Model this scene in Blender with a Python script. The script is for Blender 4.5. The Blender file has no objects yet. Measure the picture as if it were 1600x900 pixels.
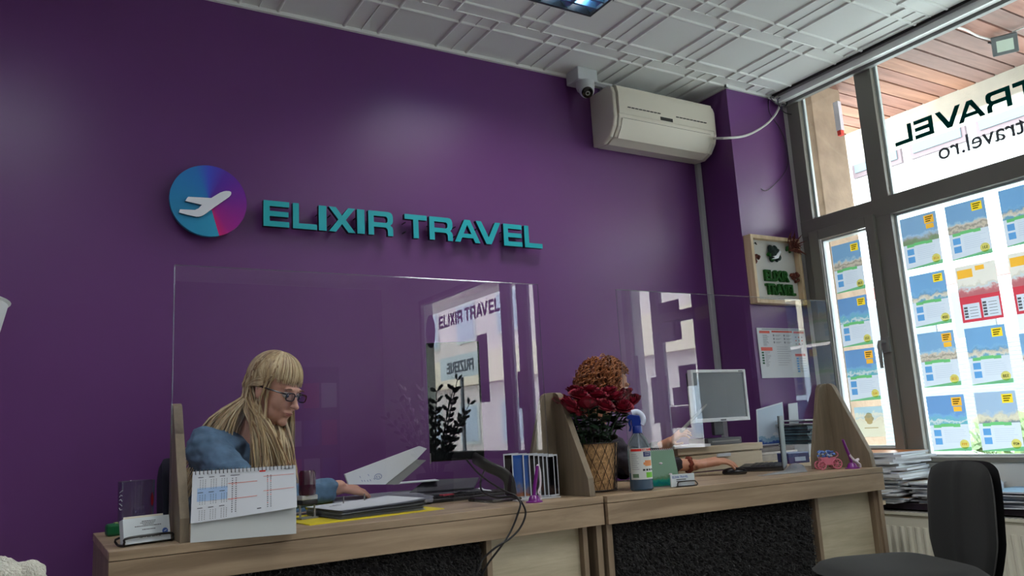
import bpy, math, random
from mathutils import Matrix, Vector, Euler, noise
PI = math.pi
R = math.radians
random.seed(7)
scene = bpy.context.scene
COL = scene.collection

# ---------------------------------------------------------------- camera, sky, exposure
FPX = 1239.25
YAW, PIT, ROL = 0.5463707, 0.1772742, -0.0563287
CAM_Z = 1.0
_f = Vector((math.sin(YAW)*math.cos(PIT), math.cos(YAW)*math.cos(PIT), math.sin(PIT)))
_r = Vector((math.cos(YAW), -math.sin(YAW), 0))
_u = _r.cross(_f)
_c, _s = math.cos(ROL), math.sin(ROL)
RT = _r*_c + _u*_s
UP = -_r*_s + _u*_c
cam_d = bpy.data.cameras.new('camera')
cam_d.sensor_width = 36.0
cam_d.lens = FPX/1600*36.0
cam_d.clip_start = 0.02
cam = bpy.data.objects.new('camera', cam_d)
COL.objects.link(cam)
cam.matrix_world = Matrix(((RT.x, UP.x, -_f.x, 0), (RT.y, UP.y, -_f.y, 0), (RT.z, UP.z, -_f.z, CAM_Z), (0, 0, 0, 1)))
scene.camera = cam
scene.view_settings.view_transform = 'Standard'
scene.view_settings.look = 'None'
scene.view_settings.gamma = 1.0
scene.view_settings.use_curve_mapping = False
scene.view_settings.exposure = 0.0
world = bpy.data.worlds.new('overcast_sky')
scene.world = world
world.use_nodes = True
_bg = world.node_tree.nodes['Background']
_bg.inputs[0].default_value = (0.86, 0.94, 1.0, 1)
_bg.inputs[1].default_value = 18.0

def ray(x, y):
    return RT*((x-800)/FPX) + UP*(-(y-450)/FPX) + _f
def atY(x, y, Y):
    d = ray(x, y); d = d*(Y/d.y); return Vector((d.x, d.y, d.z+CAM_Z))
def atX(x, y, X):
    d = ray(x, y); d = d*(X/d.x); return Vector((d.x, d.y, d.z+CAM_Z))
def atZ(x, y, Z):
    d = ray(x, y); d = d*((Z-CAM_Z)/d.z); return Vector((d.x, d.y, d.z+CAM_Z))

def portal(loc, rot, sx, sy):
    l = bpy.data.lights.new('window_daylight', 'AREA'); l.shape = 'RECTANGLE'; l.size = sx; l.size_y = sy
    l.cycles.is_portal = True
    o = bpy.data.objects.new('window_daylight', l); COL.objects.link(o); o.location = loc; o.rotation_euler = rot
XW = 3.96
portal((XW+0.12, 1.78, 1.85), (0, R(90), 0), 2.3, 2.6)
portal((XW+0.12, 0.3, 1.7), (0, R(90), 0), 1.8, 1.1)
portal((XW+0.12, -2.7, 1.5), (0, R(90), 0), 2.1, 2.8)

# ---------------------------------------------------------------- materials
def srgb(r, g, b):
    def c(v):
        v /= 255.0
        return v/12.92 if v <= 0.04045 else ((v+0.055)/1.055)**2.4
    return (c(r), c(g), c(b), 1)
MATS = {}
def new_mat(name):
    m = bpy.data.materials.new(name); m.use_nodes = True
    nt = m.node_tree
    return m, nt, nt.nodes['Principled BSDF']
def mat(name, rgb, rough=0.5, metal=0.0, var=0.0, vscale=20.0, bump=0.0, bscale=100.0, spec=0.5, coat=0.0, emit=0.0, sheen=0.0, sss=0.0, stretch=None):
    if name in MATS: return MATS[name]
    m, nt, p = new_mat(name)
    c = srgb(*rgb)
    p.inputs['Base Color'].default_value = c
    p.inputs['Roughness'].default_value = rough
    p.inputs['Metallic'].default_value = metal
    p.inputs['Specular IOR Level'].default_value = spec
    if coat: p.inputs['Coat Weight'].default_value = coat; p.inputs['Coat Roughness'].default_value = 0.1
    if sheen: p.inputs['Sheen Weight'].default_value = sheen
    if sss:
        p.inputs['Subsurface Weight'].default_value = sss; p.inputs['Subsurface Radius'].default_value = (0.01, 0.004, 0.002)
    if emit: p.inputs['Emission Color'].default_value = c; p.inputs['Emission Strength'].default_value = emit
    tc = nt.nodes.new('ShaderNodeTexCoord'); src = tc.outputs['Object']
    if stretch:
        mp = nt.nodes.new('ShaderNodeMapping'); mp.inputs['Scale'].default_value = stretch
        nt.links.new(src, mp.inputs[0]); src = mp.outputs[0]
    if var:
        n = nt.nodes.new('ShaderNodeTexNoise'); n.inputs['Scale'].default_value = vscale; n.inputs['Detail'].default_value = 4
        nt.links.new(src, n.inputs[0])
        r = nt.nodes.new('ShaderNodeValToRGB')
        r.color_ramp.elements[0].position = 0.3; r.color_ramp.elements[1].position = 0.7
        r.color_ramp.elements[0].color = tuple(v*(1-var) for v in c[:3])+(1,)
        r.color_ramp.elements[1].color = tuple(min(1, v*(1+var)) for v in c[:3])+(1,)
        nt.links.new(n.outputs[0], r.inputs[0]); nt.links.new(r.outputs[0], p.inputs['Base Color'])
    if bump:
        n = nt.nodes.new('ShaderNodeTexNoise'); n.inputs['Scale'].default_value = bscale; n.inputs['Detail'].default_value = 3
        nt.links.new(src, n.inputs[0])
        b = nt.nodes.new('ShaderNodeBump'); b.inputs['Strength'].default_value = bump; b.inputs['Distance'].default_value = 0.01
        nt.links.new(n.outputs[0], b.inputs['Height']); nt.links.new(b.outputs[0], p.inputs['Normal'])
    MATS[name] = m
    return m
def wood(name, c0, c1, axis='x', rough=0.5):
    if name in MATS: return MATS[name]
    m, nt, p = new_mat(name)
    tc = nt.nodes.new('ShaderNodeTexCoord'); mp = nt.nodes.new('ShaderNodeMapping')
    sc = {'x': (1.2, 14, 14), 'y': (14, 1.2, 14), 'z': (14, 14, 1.2)}[axis]
    mp.inputs['Scale'].default_value = sc
    nt.links.new(tc.outputs['Object'], mp.inputs[0])
    n = nt.nodes.new('ShaderNodeTexNoise'); n.inputs['Scale'].default_value = 1.6; n.inputs['Detail'].default_value = 8; n.inputs['Roughness'].default_value = 0.65
    n.inputs['Distortion'].default_value = 0.6
    nt.links.new(mp.outputs[0], n.inputs[0])
    r = nt.nodes.new('ShaderNodeValToRGB'); e = r.color_ramp.elements
    e[0].position = 0.32; e[1].position = 0.68; e[0].color = srgb(*c0); e[1].color = srgb(*c1)
    nt.links.new(n.outputs[0], r.inputs[0]); nt.links.new(r.outputs[0], p.inputs['Base Color'])
    b = nt.nodes.new('ShaderNodeBump'); b.inputs['Strength'].default_value = 0.15; b.inputs['Distance'].default_value = 0.003
    nt.links.new(n.outputs[0], b.inputs['Height']); nt.links.new(b.outputs[0], p.inputs['Normal'])
    p.inputs['Roughness'].default_value = rough
    MATS[name] = m
    return m
def clear(name, tint=(1, 1, 1), ior=1.45, rough=0.0, gain=1.0):
    """thin clear sheet: fresnel mix of mirror and straight transmission"""
    if name in MATS: return MATS[name]
    m = bpy.data.materials.new(name); m.use_nodes = True; nt = m.node_tree; nt.nodes.clear()
    out = nt.nodes.new('ShaderNodeOutputMaterial'); mx = nt.nodes.new('ShaderNodeMixShader')
    t = nt.nodes.new('ShaderNodeBsdfTransparent'); t.inputs[0].default_value = tint+(1,)
    g = nt.nodes.new('ShaderNodeBsdfGlossy'); g.inputs['Roughness'].default_value = rough
    f0 = ((ior-1)/(ior+1))**2
    ge = nt.nodes.new('ShaderNodeNewGeometry'); dt = nt.nodes.new('ShaderNodeVectorMath'); dt.operation = 'DOT_PRODUCT'
    nt.links.new(ge.outputs['Incoming'], dt.inputs[0]); nt.links.new(ge.outputs['Normal'], dt.inputs[1])
    ab = nt.nodes.new('ShaderNodeMath'); ab.operation = 'ABSOLUTE'; nt.links.new(dt.outputs['Value'], ab.inputs[0])
    om = nt.nodes.new('ShaderNodeMath'); om.operation = 'SUBTRACT'; om.inputs[0].default_value = 1.0; nt.links.new(ab.outputs[0], om.inputs[1])
    pw5 = nt.nodes.new('ShaderNodeMath'); pw5.operation = 'POWER'; pw5.inputs[1].default_value = 5.0; nt.links.new(om.outputs[0], pw5.inputs[0])
    ma = nt.nodes.new('ShaderNodeMath'); ma.operation = 'MULTIPLY_ADD'; ma.inputs[1].default_value = 1-f0; ma.inputs[2].default_value = f0; nt.links.new(pw5.outputs[0], ma.inputs[0])
    mu = nt.nodes.new('ShaderNodeMath'); mu.operation = 'MULTIPLY'; mu.inputs[1].default_value = gain; mu.use_clamp = True
    nt.links.new(ma.outputs[0], mu.inputs[0])
    nt.links.new(mu.outputs[0], mx.inputs[0]); nt.links.new(t.outputs[0], mx.inputs[1]); nt.links.new(g.outputs[0], mx.inputs[2])
    nt.links.new(mx.outputs[0], out.inputs[0])
    MATS[name] = m
    return m
def paper(name, rgb, trans=0.5, photo=None):
    """paper that lets backlight through; photo = (sky, middle, low) colours of a printed landscape"""
    if name in MATS: return MATS[name]
    m = bpy.data.materials.new(name); m.use_nodes = True; nt = m.node_tree; nt.nodes.clear()
    out = nt.nodes.new('ShaderNodeOutputMaterial'); mx = nt.nodes.new('ShaderNodeMixShader'); mx.inputs[0].default_value = trans
    d = nt.nodes.new('ShaderNodeBsdfDiffuse'); t = nt.nodes.new('ShaderNodeBsdfTranslucent')
    for s in (d, t): s.inputs[0].default_value = srgb(*rgb)
    nt.links.new(d.outputs[0], mx.inputs[1]); nt.links.new(t.outputs[0], mx.inputs[2]); nt.links.new(mx.outputs[0], out.inputs[0])
    if photo:
        tc = nt.nodes.new('ShaderNodeTexCoord'); oi = nt.nodes.new('ShaderNodeObjectInfo')
        sx = nt.nodes.new('ShaderNodeSeparateXYZ'); nt.links.new(tc.outputs['Object'], sx.inputs[0])
        n = nt.nodes.new('ShaderNodeTexNoise'); n.noise_dimensions = '4D'; n.inputs['Scale'].default_value = 26; n.inputs['Detail'].default_value = 6; n.inputs['Roughness'].default_value = 0.6
        mw = nt.nodes.new('ShaderNodeMath'); mw.operation = 'MULTIPLY'; mw.inputs[1].default_value = 40
        nt.links.new(oi.outputs['Random'], mw.inputs[0]); nt.links.new(mw.outputs[0], n.inputs['W'])
        nt.links.new(tc.outputs['Object'], n.inputs[0])
        a = nt.nodes.new('ShaderNodeMath'); a.operation = 'MULTIPLY_ADD'; a.inputs[1].default_value = 18.0; a.inputs[2].default_value = -0.80
        nt.links.new(sx.outputs[2], a.inputs[0])
        b = nt.nodes.new('ShaderNodeMath'); b.operation = 'MULTIPLY_ADD'; b.inputs[1].default_value = 1.8
        nt.links.new(n.outputs[0], b.inputs[0]); nt.links.new(a.outputs[0], b.inputs[2])
        r = nt.nodes.new('ShaderNodeValToRGB'); e = r.color_ramp.elements
        cs = list(photo)
        e[0].position = 0.0; e[0].color = srgb(*cs[0]); e[1].position = 1.0; e[1].color = srgb(*cs[-1])
        for i, c in enumerate(cs[1:-1]):
            q = e.new((i+1)/(len(cs)-1)); q.color = srgb(*c)
        nt.links.new(b.outputs[0], r.inputs[0])
        for s in (d, t): nt.links.new(r.outputs[0], s.inputs[0])
    MATS[name] = m
    return m

# ---------------------------------------------------------------- mesh collector
WM = {}     # world matrices of empties
class MB:
    def __init__(s):
        s.v = []; s.f = []; s.m = []; s.mats = []; s.cur = 0; s.T = Matrix()
    def use(s, material):
        if material not in s.mats: s.mats.append(material)
        s.cur = s.mats.index(material); return s
    def add(s, vs, fs):
        o = len(s.v)
        s.v += [tuple(s.T @ Vector(v)) for v in vs]
        for f in fs: s.f.append([i+o for i in f]); s.m.append(s.cur)
        return s
    def box(s, a, b, taper=None):
        x0, y0, z0 = a; x1, y1, z1 = b
        if x0 > x1: x0, x1 = x1, x0
        if y0 > y1: y0, y1 = y1, y0
        if z0 > z1: z0, z1 = z1, z0
        return s.add([(x0, y0, z0), (x1, y0, z0), (x1, y1, z0), (x0, y1, z0), (x0, y0, z1), (x1, y0, z1), (x1, y1, z1), (x0, y1, z1)],
                     [(0, 3, 2, 1), (4, 5, 6, 7), (0, 1, 5, 4), (1, 2, 6, 5), (2, 3, 7, 6), (3, 0, 4, 7)])
    def tube(s, pts, r, n=8, caps=True, rb=None):
        pts = [Vector(p) for p in pts]
        k = len(pts)
        rs = r if isinstance(r, (list, tuple)) else [r]*k
        t0 = (pts[1]-pts[0]).normalized()
        up = Vector((0, 0, 1)) if abs(t0.z) < 0.9 else Vector((1, 0, 0))
        nx = t0.cross(up).normalized()
        vs = []; fs = []
        for i in range(k):
            t = (pts[min(i+1, k-1)]-pts[max(i-1, 0)])
            t = t.normalized() if t.length > 1e-9 else t0
            nx = nx - t*nx.dot(t)
            nx = nx.normalized() if nx.length > 1e-6 else t.orthogonal().normalized()
            ny = t.cross(nx)
            for j in range(n):
                a = 2*PI*j/n
                vs.append(pts[i]+nx*(math.cos(a)*rs[i])+ny*(math.sin(a)*rs[i]*(rb or 1)))
        for i in range(k-1):
            for j in range(n):
                fs.append((i*n+j, i*n+(j+1) % n, (i+1)*n+(j+1) % n, (i+1)*n+j))
        if caps:
            fs.append(tuple(range(n-1, -1, -1))); fs.append(tuple((k-1)*n+j for j in range(n)))
        return s.add(vs, fs)
    def capsule(s, p0, p1, r0, r1, n=16):
        p0 = Vector(p0); p1 = Vector(p1); d = (p1-p0); L = d.length; d = d/L
        pts = []; rs = []
        for i in range(5):
            a = PI/2*i/5; pts.append(p0-d*(r0*math.cos(a))); rs.append(max(r0*math.sin(a), r0*0.05))
        pts.append(p0); rs.append(r0); pts.append(p1); rs.append(r1)
        for i in range(4, -1, -1):
            a = PI/2*i/5; pts.append(p1+d*(r1*math.cos(a))); rs.append(max(r1*math.sin(a), r1*0.05))
        return s.tube(pts, rs, n)
    def ell(s, c, r, n=20, m=12, rot=None):
        if not isinstance(r, (list, tuple)): r = (r, r, r)
        c = Vector(c); vs = []; fs = []
        M3 = rot.to_matrix() if isinstance(rot, Euler) else (rot or Matrix.Identity(3))
        for i in range(1, m):
            a = PI*i/m
            for j in range(n):
                b = 2*PI*j/n
                vs.append(c + M3 @ Vector((r[0]*math.sin(a)*math.cos(b), r[1]*math.sin(a)*math.sin(b), r[2]*math.cos(a))))
        vs.append(c+M3 @ Vector((0, 0, r[2]))); vs.append(c-M3 @ Vector((0, 0, r[2])))
        for i in range(m-2):
            for j in range(n):
                fs.append((i*n+j, (i+1)*n+j, (i+1)*n+(j+1) % n, i*n+(j+1) % n))
        T = (m-1)*n
        for j in range(n):
            fs.append((T, j, (j+1) % n)); fs.append((T+1, (m-2)*n+(j+1) % n, (m-2)*n+j))
        return s.add(vs, fs)
    def lathe(s, prof, n=32, c=(0, 0, 0)):
        vs = []; fs = []; k = len(prof)
        for (r, z) in prof:
            for j in range(n):
                a = 2*PI*j/n; vs.append((c[0]+max(r, 1e-4)*math.cos(a), c[1]+max(r, 1e-4)*math.sin(a), c[2]+z))
        for i in range(k-1):
            for j in range(n):
                fs.append((i*n+j, i*n+(j+1) % n, (i+1)*n+(j+1) % n, (i+1)*n+j))
        return s.add(vs, fs)
    def prism(s, pts, d):
        """pts: 3-D polygon, d: extrusion vector"""
        d = Vector(d); p = [Vector(q) for q in pts]; k = len(p)
        nrm = Vector((0, 0, 0))
        for i in range(k): nrm += p[i].cross(p[(i+1) % k])
        if nrm.dot(d) > 0: p.reverse()
        vs = p+[q+d for q in p]
        fs = [tuple(range(k)), tuple(range(2*k-1, k-1, -1))]
        for i in range(k):
            j = (i+1) % k; fs.append((j, i, i+k, j+k))
        return s.add(vs, fs)
    def quad(s, *p): return s.add(list(p), [tuple(range(len(p)))])
    def text(s, body, size, mtx, extrude=0.0, bold=0.0, align='LEFT', sx=1.0):
        c = bpy.data.curves.new('t', 'FONT'); c.body = body; c.size = size; c.extrude = extrude; c.offset = bold; c.align_x = align
        c.resolution_u = 3
        o = bpy.data.objects.new('t', c); COL.objects.link(o)
        dg = bpy.context.evaluated_depsgraph_get(); me = bpy.data.meshes.new_from_object(o.evaluated_get(dg))
        vs = [mtx @ Vector((v.co.x*sx, v.co.y, v.co.z)) for v in me.vertices]; fs = [tuple(p.vertices) for p in me.polygons]
        s.add(vs, fs)
        bpy.data.objects.remove(o); bpy.data.curves.remove(c); bpy.data.meshes.remove(me)
        return s
    def shape(s, loops, mtx, extrude):
        """flat shape with holes, extruded both ways by `extrude`"""
        c = bpy.data.curves.new('t', 'CURVE'); c.dimensions = '2D'; c.fill_mode = 'BOTH'; c.extrude = extrude
        for lp in loops:
            sp = c.splines.new('POLY'); sp.points.add(len(lp)-1); sp.use_cyclic_u = True
            for i, q in enumerate(lp): sp.points[i].co = (q[0], q[1], 0, 1)
        o = bpy.data.objects.new('t', c); COL.objects.link(o)
        dg = bpy.context.evaluated_depsgraph_get(); me = bpy.data.meshes.new_from_object(o.evaluated_get(dg))
        s.add([mtx @ v.co for v in me.vertices], [tuple(p.vertices) for p in me.polygons])
        bpy.data.objects.remove(o); bpy.data.curves.remove(c); bpy.data.meshes.remove(me)
        return s
    def build(s, name, material=None, parent=None, world=False, smooth=False, bevel=0.0, label=None, loc=None):
        me = bpy.data.meshes.new(name)
        vs = s.v
        off = None
        if world and parent is not None:
            inv = WM[parent.name].inverted(); vs = [tuple(inv @ Vector(v)) for v in vs]
        if parent is None and loc is None and vs:       # a lone mesh gets its origin at its base
            xs = [v[0] for v in vs]; ys = [v[1] for v in vs]; zs = [v[2] for v in vs]
            loc = ((min(xs)+max(xs))/2, (min(ys)+max(ys))/2, min(zs))
        if parent is None and loc is not None:
            vs = [(v[0]-loc[0], v[1]-loc[1], v[2]-loc[2]) for v in vs]
        me.from_pydata([tuple(v) for v in vs], [], s.f)
        mats = s.mats if s.mats else [material]
        if material is not None and not s.mats: mats = [material]
        for m_ in mats: me.materials.append(m_)
        if s.mats: me.polygons.foreach_set('material_index', s.m)
        if smooth:
            me.polygons.foreach_set('use_smooth', [True]*len(me.polygons))
            me.set_sharp_from_angle(angle=R(smooth if smooth is not True and smooth > 1 else 40))
        me.update()
        o = bpy.data.objects.new(name, me); COL.objects.link(o)
        if parent is not None: o.parent = parent
        elif loc is not None: o.location = loc; WM[o.name] = Matrix.Translation(loc)
        if bevel:
            b = o.modifiers.new('bevel', 'BEVEL'); b.width = bevel; b.segments = 2; b.limit_method = 'ANGLE'; b.angle_limit = R(40)
        if label: o['label'] = label
        return o
def tag(o, label, cat, group=None, kind=None):
    o['label'] = label; o['category'] = cat
    if group: o['group'] = group
    if kind: o['kind'] = kind
    return o
def thing(name, label, cat, loc=(0, 0, 0), rz=0.0, group=None, rot=None):
    o = bpy.data.objects.new(name, None); COL.objects.link(o); o.empty_display_size = 0.05
    e = Euler(rot) if rot else Euler((0, 0, rz))
    o.location = loc; o.rotation_euler = e
    WM[o.name] = Matrix.Translation(Vector(loc)) @ e.to_matrix().to_4x4()
    return tag(o, label, cat, group)
def struct(o):
    o['kind'] = 'structure'; return o
def dup(root, loc, rot, label, group=None):
    r = root.copy(); COL.objects.link(r); r.location = loc; r.rotation_euler = rot; r['label'] = label
    if group: r['group'] = group
    for ch in list(root.children):
        c = ch.copy(); COL.objects.link(c); c.parent = r
        for g in list(ch.children):
            d = g.copy(); COL.objects.link(d); d.parent = c
    return r
def clay(mb, name, material, parent, voxel=0.004, it=6, world=True, fac=0.5, fold=None, label=None):
    """melt overlapping closed shapes into one continuous skin"""
    me = bpy.data.meshes.new('c'); me.from_pydata(mb.v, [], mb.f); me.update()
    o = bpy.data.objects.new('c', me); COL.objects.link(o)
    r = o.modifiers.new('r', 'REMESH'); r.mode = 'VOXEL'; r.voxel_size = voxel
    if it:
        q = o.modifiers.new('s', 'SMOOTH'); q.iterations = it; q.factor = fac
    dg = bpy.context.evaluated_depsgraph_get(); m2 = bpy.data.meshes.new_from_object(o.evaluated_get(dg))
    bpy.data.objects.remove(o); bpy.data.meshes.remove(me)
    nrm = [v.normal.copy() for v in m2.vertices]
    if fold:
        for v, nn in zip(m2.vertices, nrm): v.co = v.co + nn*fold(v.co)
    if world:
        inv = WM[parent.name].inverted()
        for v in m2.vertices: v.co = inv @ v.co
    m2.name = name; m2.materials.clear(); m2.materials.append(material)
    m2.polygons.foreach_set('use_smooth', [True]*len(m2.polygons)); m2.polygons.foreach_set('material_index', [0]*len(m2.polygons))
    m2.update()
    ob = bpy.data.objects.new(name, m2); COL.objects.link(ob); ob.parent = parent
    if label: ob['label'] = label
    return ob
def place(p, rz): return Matrix.Translation(Vector(p)) @ Matrix.Rotation(rz, 4, 'Z')

# block lettering of the shop name: outlines in a 1 x 1 cell
T_ = 0.235
def letter_loops(ch, w):
    t = T_*0.98; s = t
    if ch == 'E': return [[(0, 0), (w, 0), (w, .21), (s, .21), (s, .40), (w*.97, .40), (w*.97, .60), (s, .60), (s, .79), (w, .79), (w, 1), (0, 1)]]
    if ch == 'L': return [[(0, 0), (w, 0), (w, .21), (s, .21), (s, 1), (0, 1)]]
    if ch == 'I': return [[(0, 0), (w, 0), (w, 1), (0, 1)]]
    if ch == 'T': c = w/2; return [[(c-s/2, 0), (c+s/2, 0), (c+s/2, .79), (w, .79), (w, 1), (0, 1), (0, .79), (c-s/2, .79)]]
    if ch == 'X':
        c = w/2; a = s*1.25
        return [[(0, 0), (a, 0), (c, .33), (w-a, 0), (w, 0), (c+a*.52, .5), (w, 1), (w-a, 1), (c, .67), (a, 1), (0, 1), (c-a*.52, .5)]]
    if ch == 'V': c = w/2; return [[(c-s*.55, 0), (c+s*.55, 0), (w, 1), (w-s*1.15, 1), (c, .3), (s*1.15, 1), (0, 1)]]
    if ch == 'A':
        c = w/2
        return [[(0, 0), (s*1.1, 0), (s*1.1+.09, .2), (w-s*1.1-.09, .2), (w-s*1.1, 0), (w, 0), (c+s*.6, 1), (c-s*.6, 1)],
                [(s*1.1+.17, .38), (w-s*1.1-.17, .38), (c, .78)]]
    if ch == 'R':
        o = [(0, 0), (s, 0), (s, .34), (w-.32, .34)]
        o += [(w-s-.02, .28), (w-s, .2), (w-s, 0), (w, 0), (w, .26), (w-.03, .36), (w-.12, .44)]
        o += [(w-.03, .52), (w, .62), (w, .8), (w-.03, .91), (w-.1, .98), (w-.2, 1), (0, 1)]
        h = [(s, .53), (w-.3, .53), (w-s-.01, .58), (w-s, .66), (w-s-.01, .74), (w-.3, .80), (s, .80)]
        return [o, h]
# letter boxes of ELIXIR TRAVEL as fractions of the whole length
SPELL = [('E', 0, .0777), ('L', .0887, .1634), ('I', .1695, .194), ('X', .2014, .2881), ('I', .2945, .3195), ('R', .3325, .4172),
         ('T', .4589, .5391), ('R', .5485, .6349), ('A', .6432, .742), ('V', .7268, .8255), ('E', .8376, .9138), ('L', .9247, 1.0)]

LAMP, LAMP2 = 10, 13
# ---------------------------------------------------------------- the room
ZCEIL = 2.955
purple = mat('purple_paint', (104, 58, 118), rough=0.33, var=0.05, vscale=1.3, bump=0.03, bscale=260, spec=0.45)
ceil_m = mat('ceiling_white', (232, 234, 230), rough=0.75, bump=0.06, bscale=220)
white_pl = mat('white_paint', (214, 214, 208), rough=0.6)
lilac_m = mat('pale_lilac_paint', (150, 138, 160), rough=0.7)
floor_m = mat('grey_floor_tile', (172, 168, 160), rough=0.35, var=0.08, vscale=3)
YF, XL = -5.2, -2.6
struct(MB().box((XL, YF, -0.1), (XW+0.1, 3.5, 0)).build('floor', floor_m))
struct(MB().box((XL-0.1, 3.4, 0), (XW+0.1, 3.5, 3.2)).build('wall_back', purple))
struct(MB().box((XL-0.1, YF, 0), (XL, 3.4, 3.2)).build('wall_left', lilac_m))
struct(MB().box((XL-0.1, YF-0.1, 0), (XW+0.1, YF, 3.2)).build('wall_front', lilac_m))
struct(MB().box((3.47, 3.12, 0), (XW, 3.4, 3.0)).build('wall_pillar', purple))
# window wall: low wall, heads and piers around the three shop windows
m = MB().use(white_pl)
m.box((XW, YF, 0), (XW+0.18, 3.5, 0.735))
m.box((XW, 3.09, 0.735), (XW+0.1, 3.5, 3.2))
m.box((XW, YF, 3.0), (XW+0.18, 3.09, 3.3))
m.box((XW, 1.0-0.3, 0.735), (XW+0.18, 0.98, 3.0)); m.box((XW, -1.35, 0.735), (XW+0.18, -0.15, 3.0)); m.box((XW, YF, 0.735), (XW+0.18, -4.0, 3.0))
m.box((XW, -4.0, 2.6), (XW+0.18, -1.35, 3.0)); m.box((XW, -0.15, 2.6), (XW+0.18, 0.7, 3.0))
struct(m.build('wall_right', None))
# ceiling of staggered embossed tiles
m = MB().use(ceil_m)
m.box((XL, YF, ZCEIL), (1.637, 3.4, ZCEIL+0.1)); m.box((2.237, YF, ZCEIL), (XW, 3.4, ZCEIL+0.1))
m.box((1.637, YF, ZCEIL), (2.237, 2.206, ZCEIL+0.1)); m.box((1.637, 2.806, ZCEIL), (2.237, 3.4, ZCEIL+0.1))
def ridge(x0, y0, x1, y1, w, h):
    if x1-x0 > y1-y0:
        y = (y0+y1)/2
        pr = [(y-w/2, ZCEIL+.002), (y-w*.3, ZCEIL-h*.8), (y, ZCEIL-h), (y+w*.3, ZCEIL-h*.8), (y+w/2, ZCEIL+.002)]
        m.prism([(x0, p, z) for p, z in pr], (x1-x0, 0, 0))
    else:
        x = (x0+x1)/2
        pr = [(x-w/2, ZCEIL+.002), (x-w*.3, ZCEIL-h*.8), (x, ZCEIL-h), (x+w*.3, ZCEIL-h*.8), (x+w/2, ZCEIL+.002)]
        m.prism([(p, y0, z) for p, z in pr], (0, y1-y0, 0))
PT = 0.486
row = 0
ys = 3.035+PT
def clipx(x0, x1, ya, yb):
    """leave the lamp opening free"""
    if yb < 2.19 or ya > 2.82: return [(x0, x1)]
    o = []
    if x0 < 1.63: o.append((x0, min(x1, 1.63)))
    if x1 > 2.245: o.append((max(x0, 2.245), x1))
    return o
while ys > YF:
    y1 = min(ys, 3.398); y0 = ys-PT
    off = 2.258 if row % 2 == 0 else 2.258+PT/2
    if y1 > y0+0.05:
        for yy in (ys-0.085, y0+0.085):
            if yy < 3.39:
                for a, b in clipx(XL, 3.84, yy-.02, yy+.02): ridge(a, yy-.01, b, yy+.01, 0.02, 0.009)
        for a, b in clipx(XL, 3.84, y0-.01, y0+.01): ridge(a, y0-.002, b, y0+.002, 0.007, 0.005)
        k = -12
        while off+k*PT < 3.86:
            xc = off+k*PT
            for dx, w, h in ((-.087, .02, .009), (.087, .02, .009), (0, .007, .005)):
                x = xc+dx
                if XL < x < 3.84:
                    if 1.62 < x < 2.25 and not (y1 < 2.2 or y0 > 2.81):
                        if y0 < 2.19: ridge(x-.001, y0, x+.001, 2.19, w, h)
                        if y1 > 2.82: ridge(x-.001, 2.82, x+.001, y1, w, h)
                    else: ridge(x-.001, y0, x+.001, y1, w, h)
            k += 1
    ys -= PT; row += 1
struct(m.build('ceiling', None, smooth=50))
struct(MB().box((XL, 3.384, ZCEIL-.018), (3.47, 3.4, ZCEIL)).box((3.455, 3.10, ZCEIL-.018), (3.47, 3.4, ZCEIL)).box((3.455, 3.105, ZCEIL-.018), (3.9, 3.12, ZCEIL)).build('trim_1', ceil_m))
bk0 = mat('shadow_gap', (40, 40, 40), rough=.8)
rail_w = mat('rail_white', (236, 238, 236), rough=0.35)
rail_g = mat('rail_grey', (150, 152, 150), rough=0.4)
m = MB().use(rail_g).box((3.862, -4, 2.935), (3.96, 3.1, ZCEIL)).use(bk0).box((3.845, -4, 2.948), (3.862, 3.1, ZCEIL)).use(rail_w).box((3.868, -4, 2.90), (3.885, 3.1, 2.936)).box((3.897, -4, 2.905), (3.918, 3.1, 2.936)).use(rail_g).box((3.93, -4, 2.89), (3.96, 3.1, 2.926))
struct(m.build('trim_2', None))

# shop windows in the right wall
frame_m = mat('window_frame_anthracite', (128, 126, 118), rough=0.38, bump=0.02, bscale=400, spec=0.4)
reveal_lit_m = mat('window_reveal_lit', (198, 208, 208), rough=0.3)  # pale colour stands for the daylit reveal around the panes
handle_m = mat('window_handle_grey', (128, 128, 124), rough=0.35)
pane_m = clear('window_glass', (0.97, 1.0, 0.985), 1.35)
def frame(mb, y0, y1, z0, z1, w, x0, x1):
    mb.box((x0, y0, z0), (x1, y0+w, z1)); mb.box((x0, y1-w, z0), (x1, y1, z1))
    mb.box((x0, y0+w, z0), (x1, y1-w, z0+w)); mb.box((x0, y0+w, z1-w), (x1, y1-w, z1))
def reveal(mb, y0, y1, z0, z1, w=0.012):
    frame(mb, y0, y1, z0, z1, w, XW+0.03, XW+0.05)
def window(n, y0, y1, z0, z1, cells, bars, sash=None):
    root = bpy.data.objects.new('window_%d' % n, None); COL.objects.link(root); root.location = (XW, (y0+y1)/2, z0); struct(root)
    WM[root.name] = Matrix.Translation(root.location)
    mb = MB()
    for i, b in enumerate(bars): mb.box((XW-0.005-.0007*i, b[0], b[2]), (XW+0.06+.0007*i, b[1], b[3]))
    mb.build('window_frame', frame_m, root, True, bevel=0.003)
    rv = MB()
    for c in cells:
        reveal(rv, *c)
        MB().box((XW+0.035, c[0], c[2]), (XW+0.041, c[1], c[3])).build('window_pane', pane_m, root, True)
    rv.build('lit_reveal_bead', reveal_lit_m, root, True)
    return root
zt0, zt1 = atX(1392, 334, XW).z, atX(1389, 306, XW).z         # transom
yA, yB, yC = 3.09, 2.61, 2.505                                  # jamb, post left, post right
zb = atX(1449, 714, XW).z
Y2 = 1.0
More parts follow.
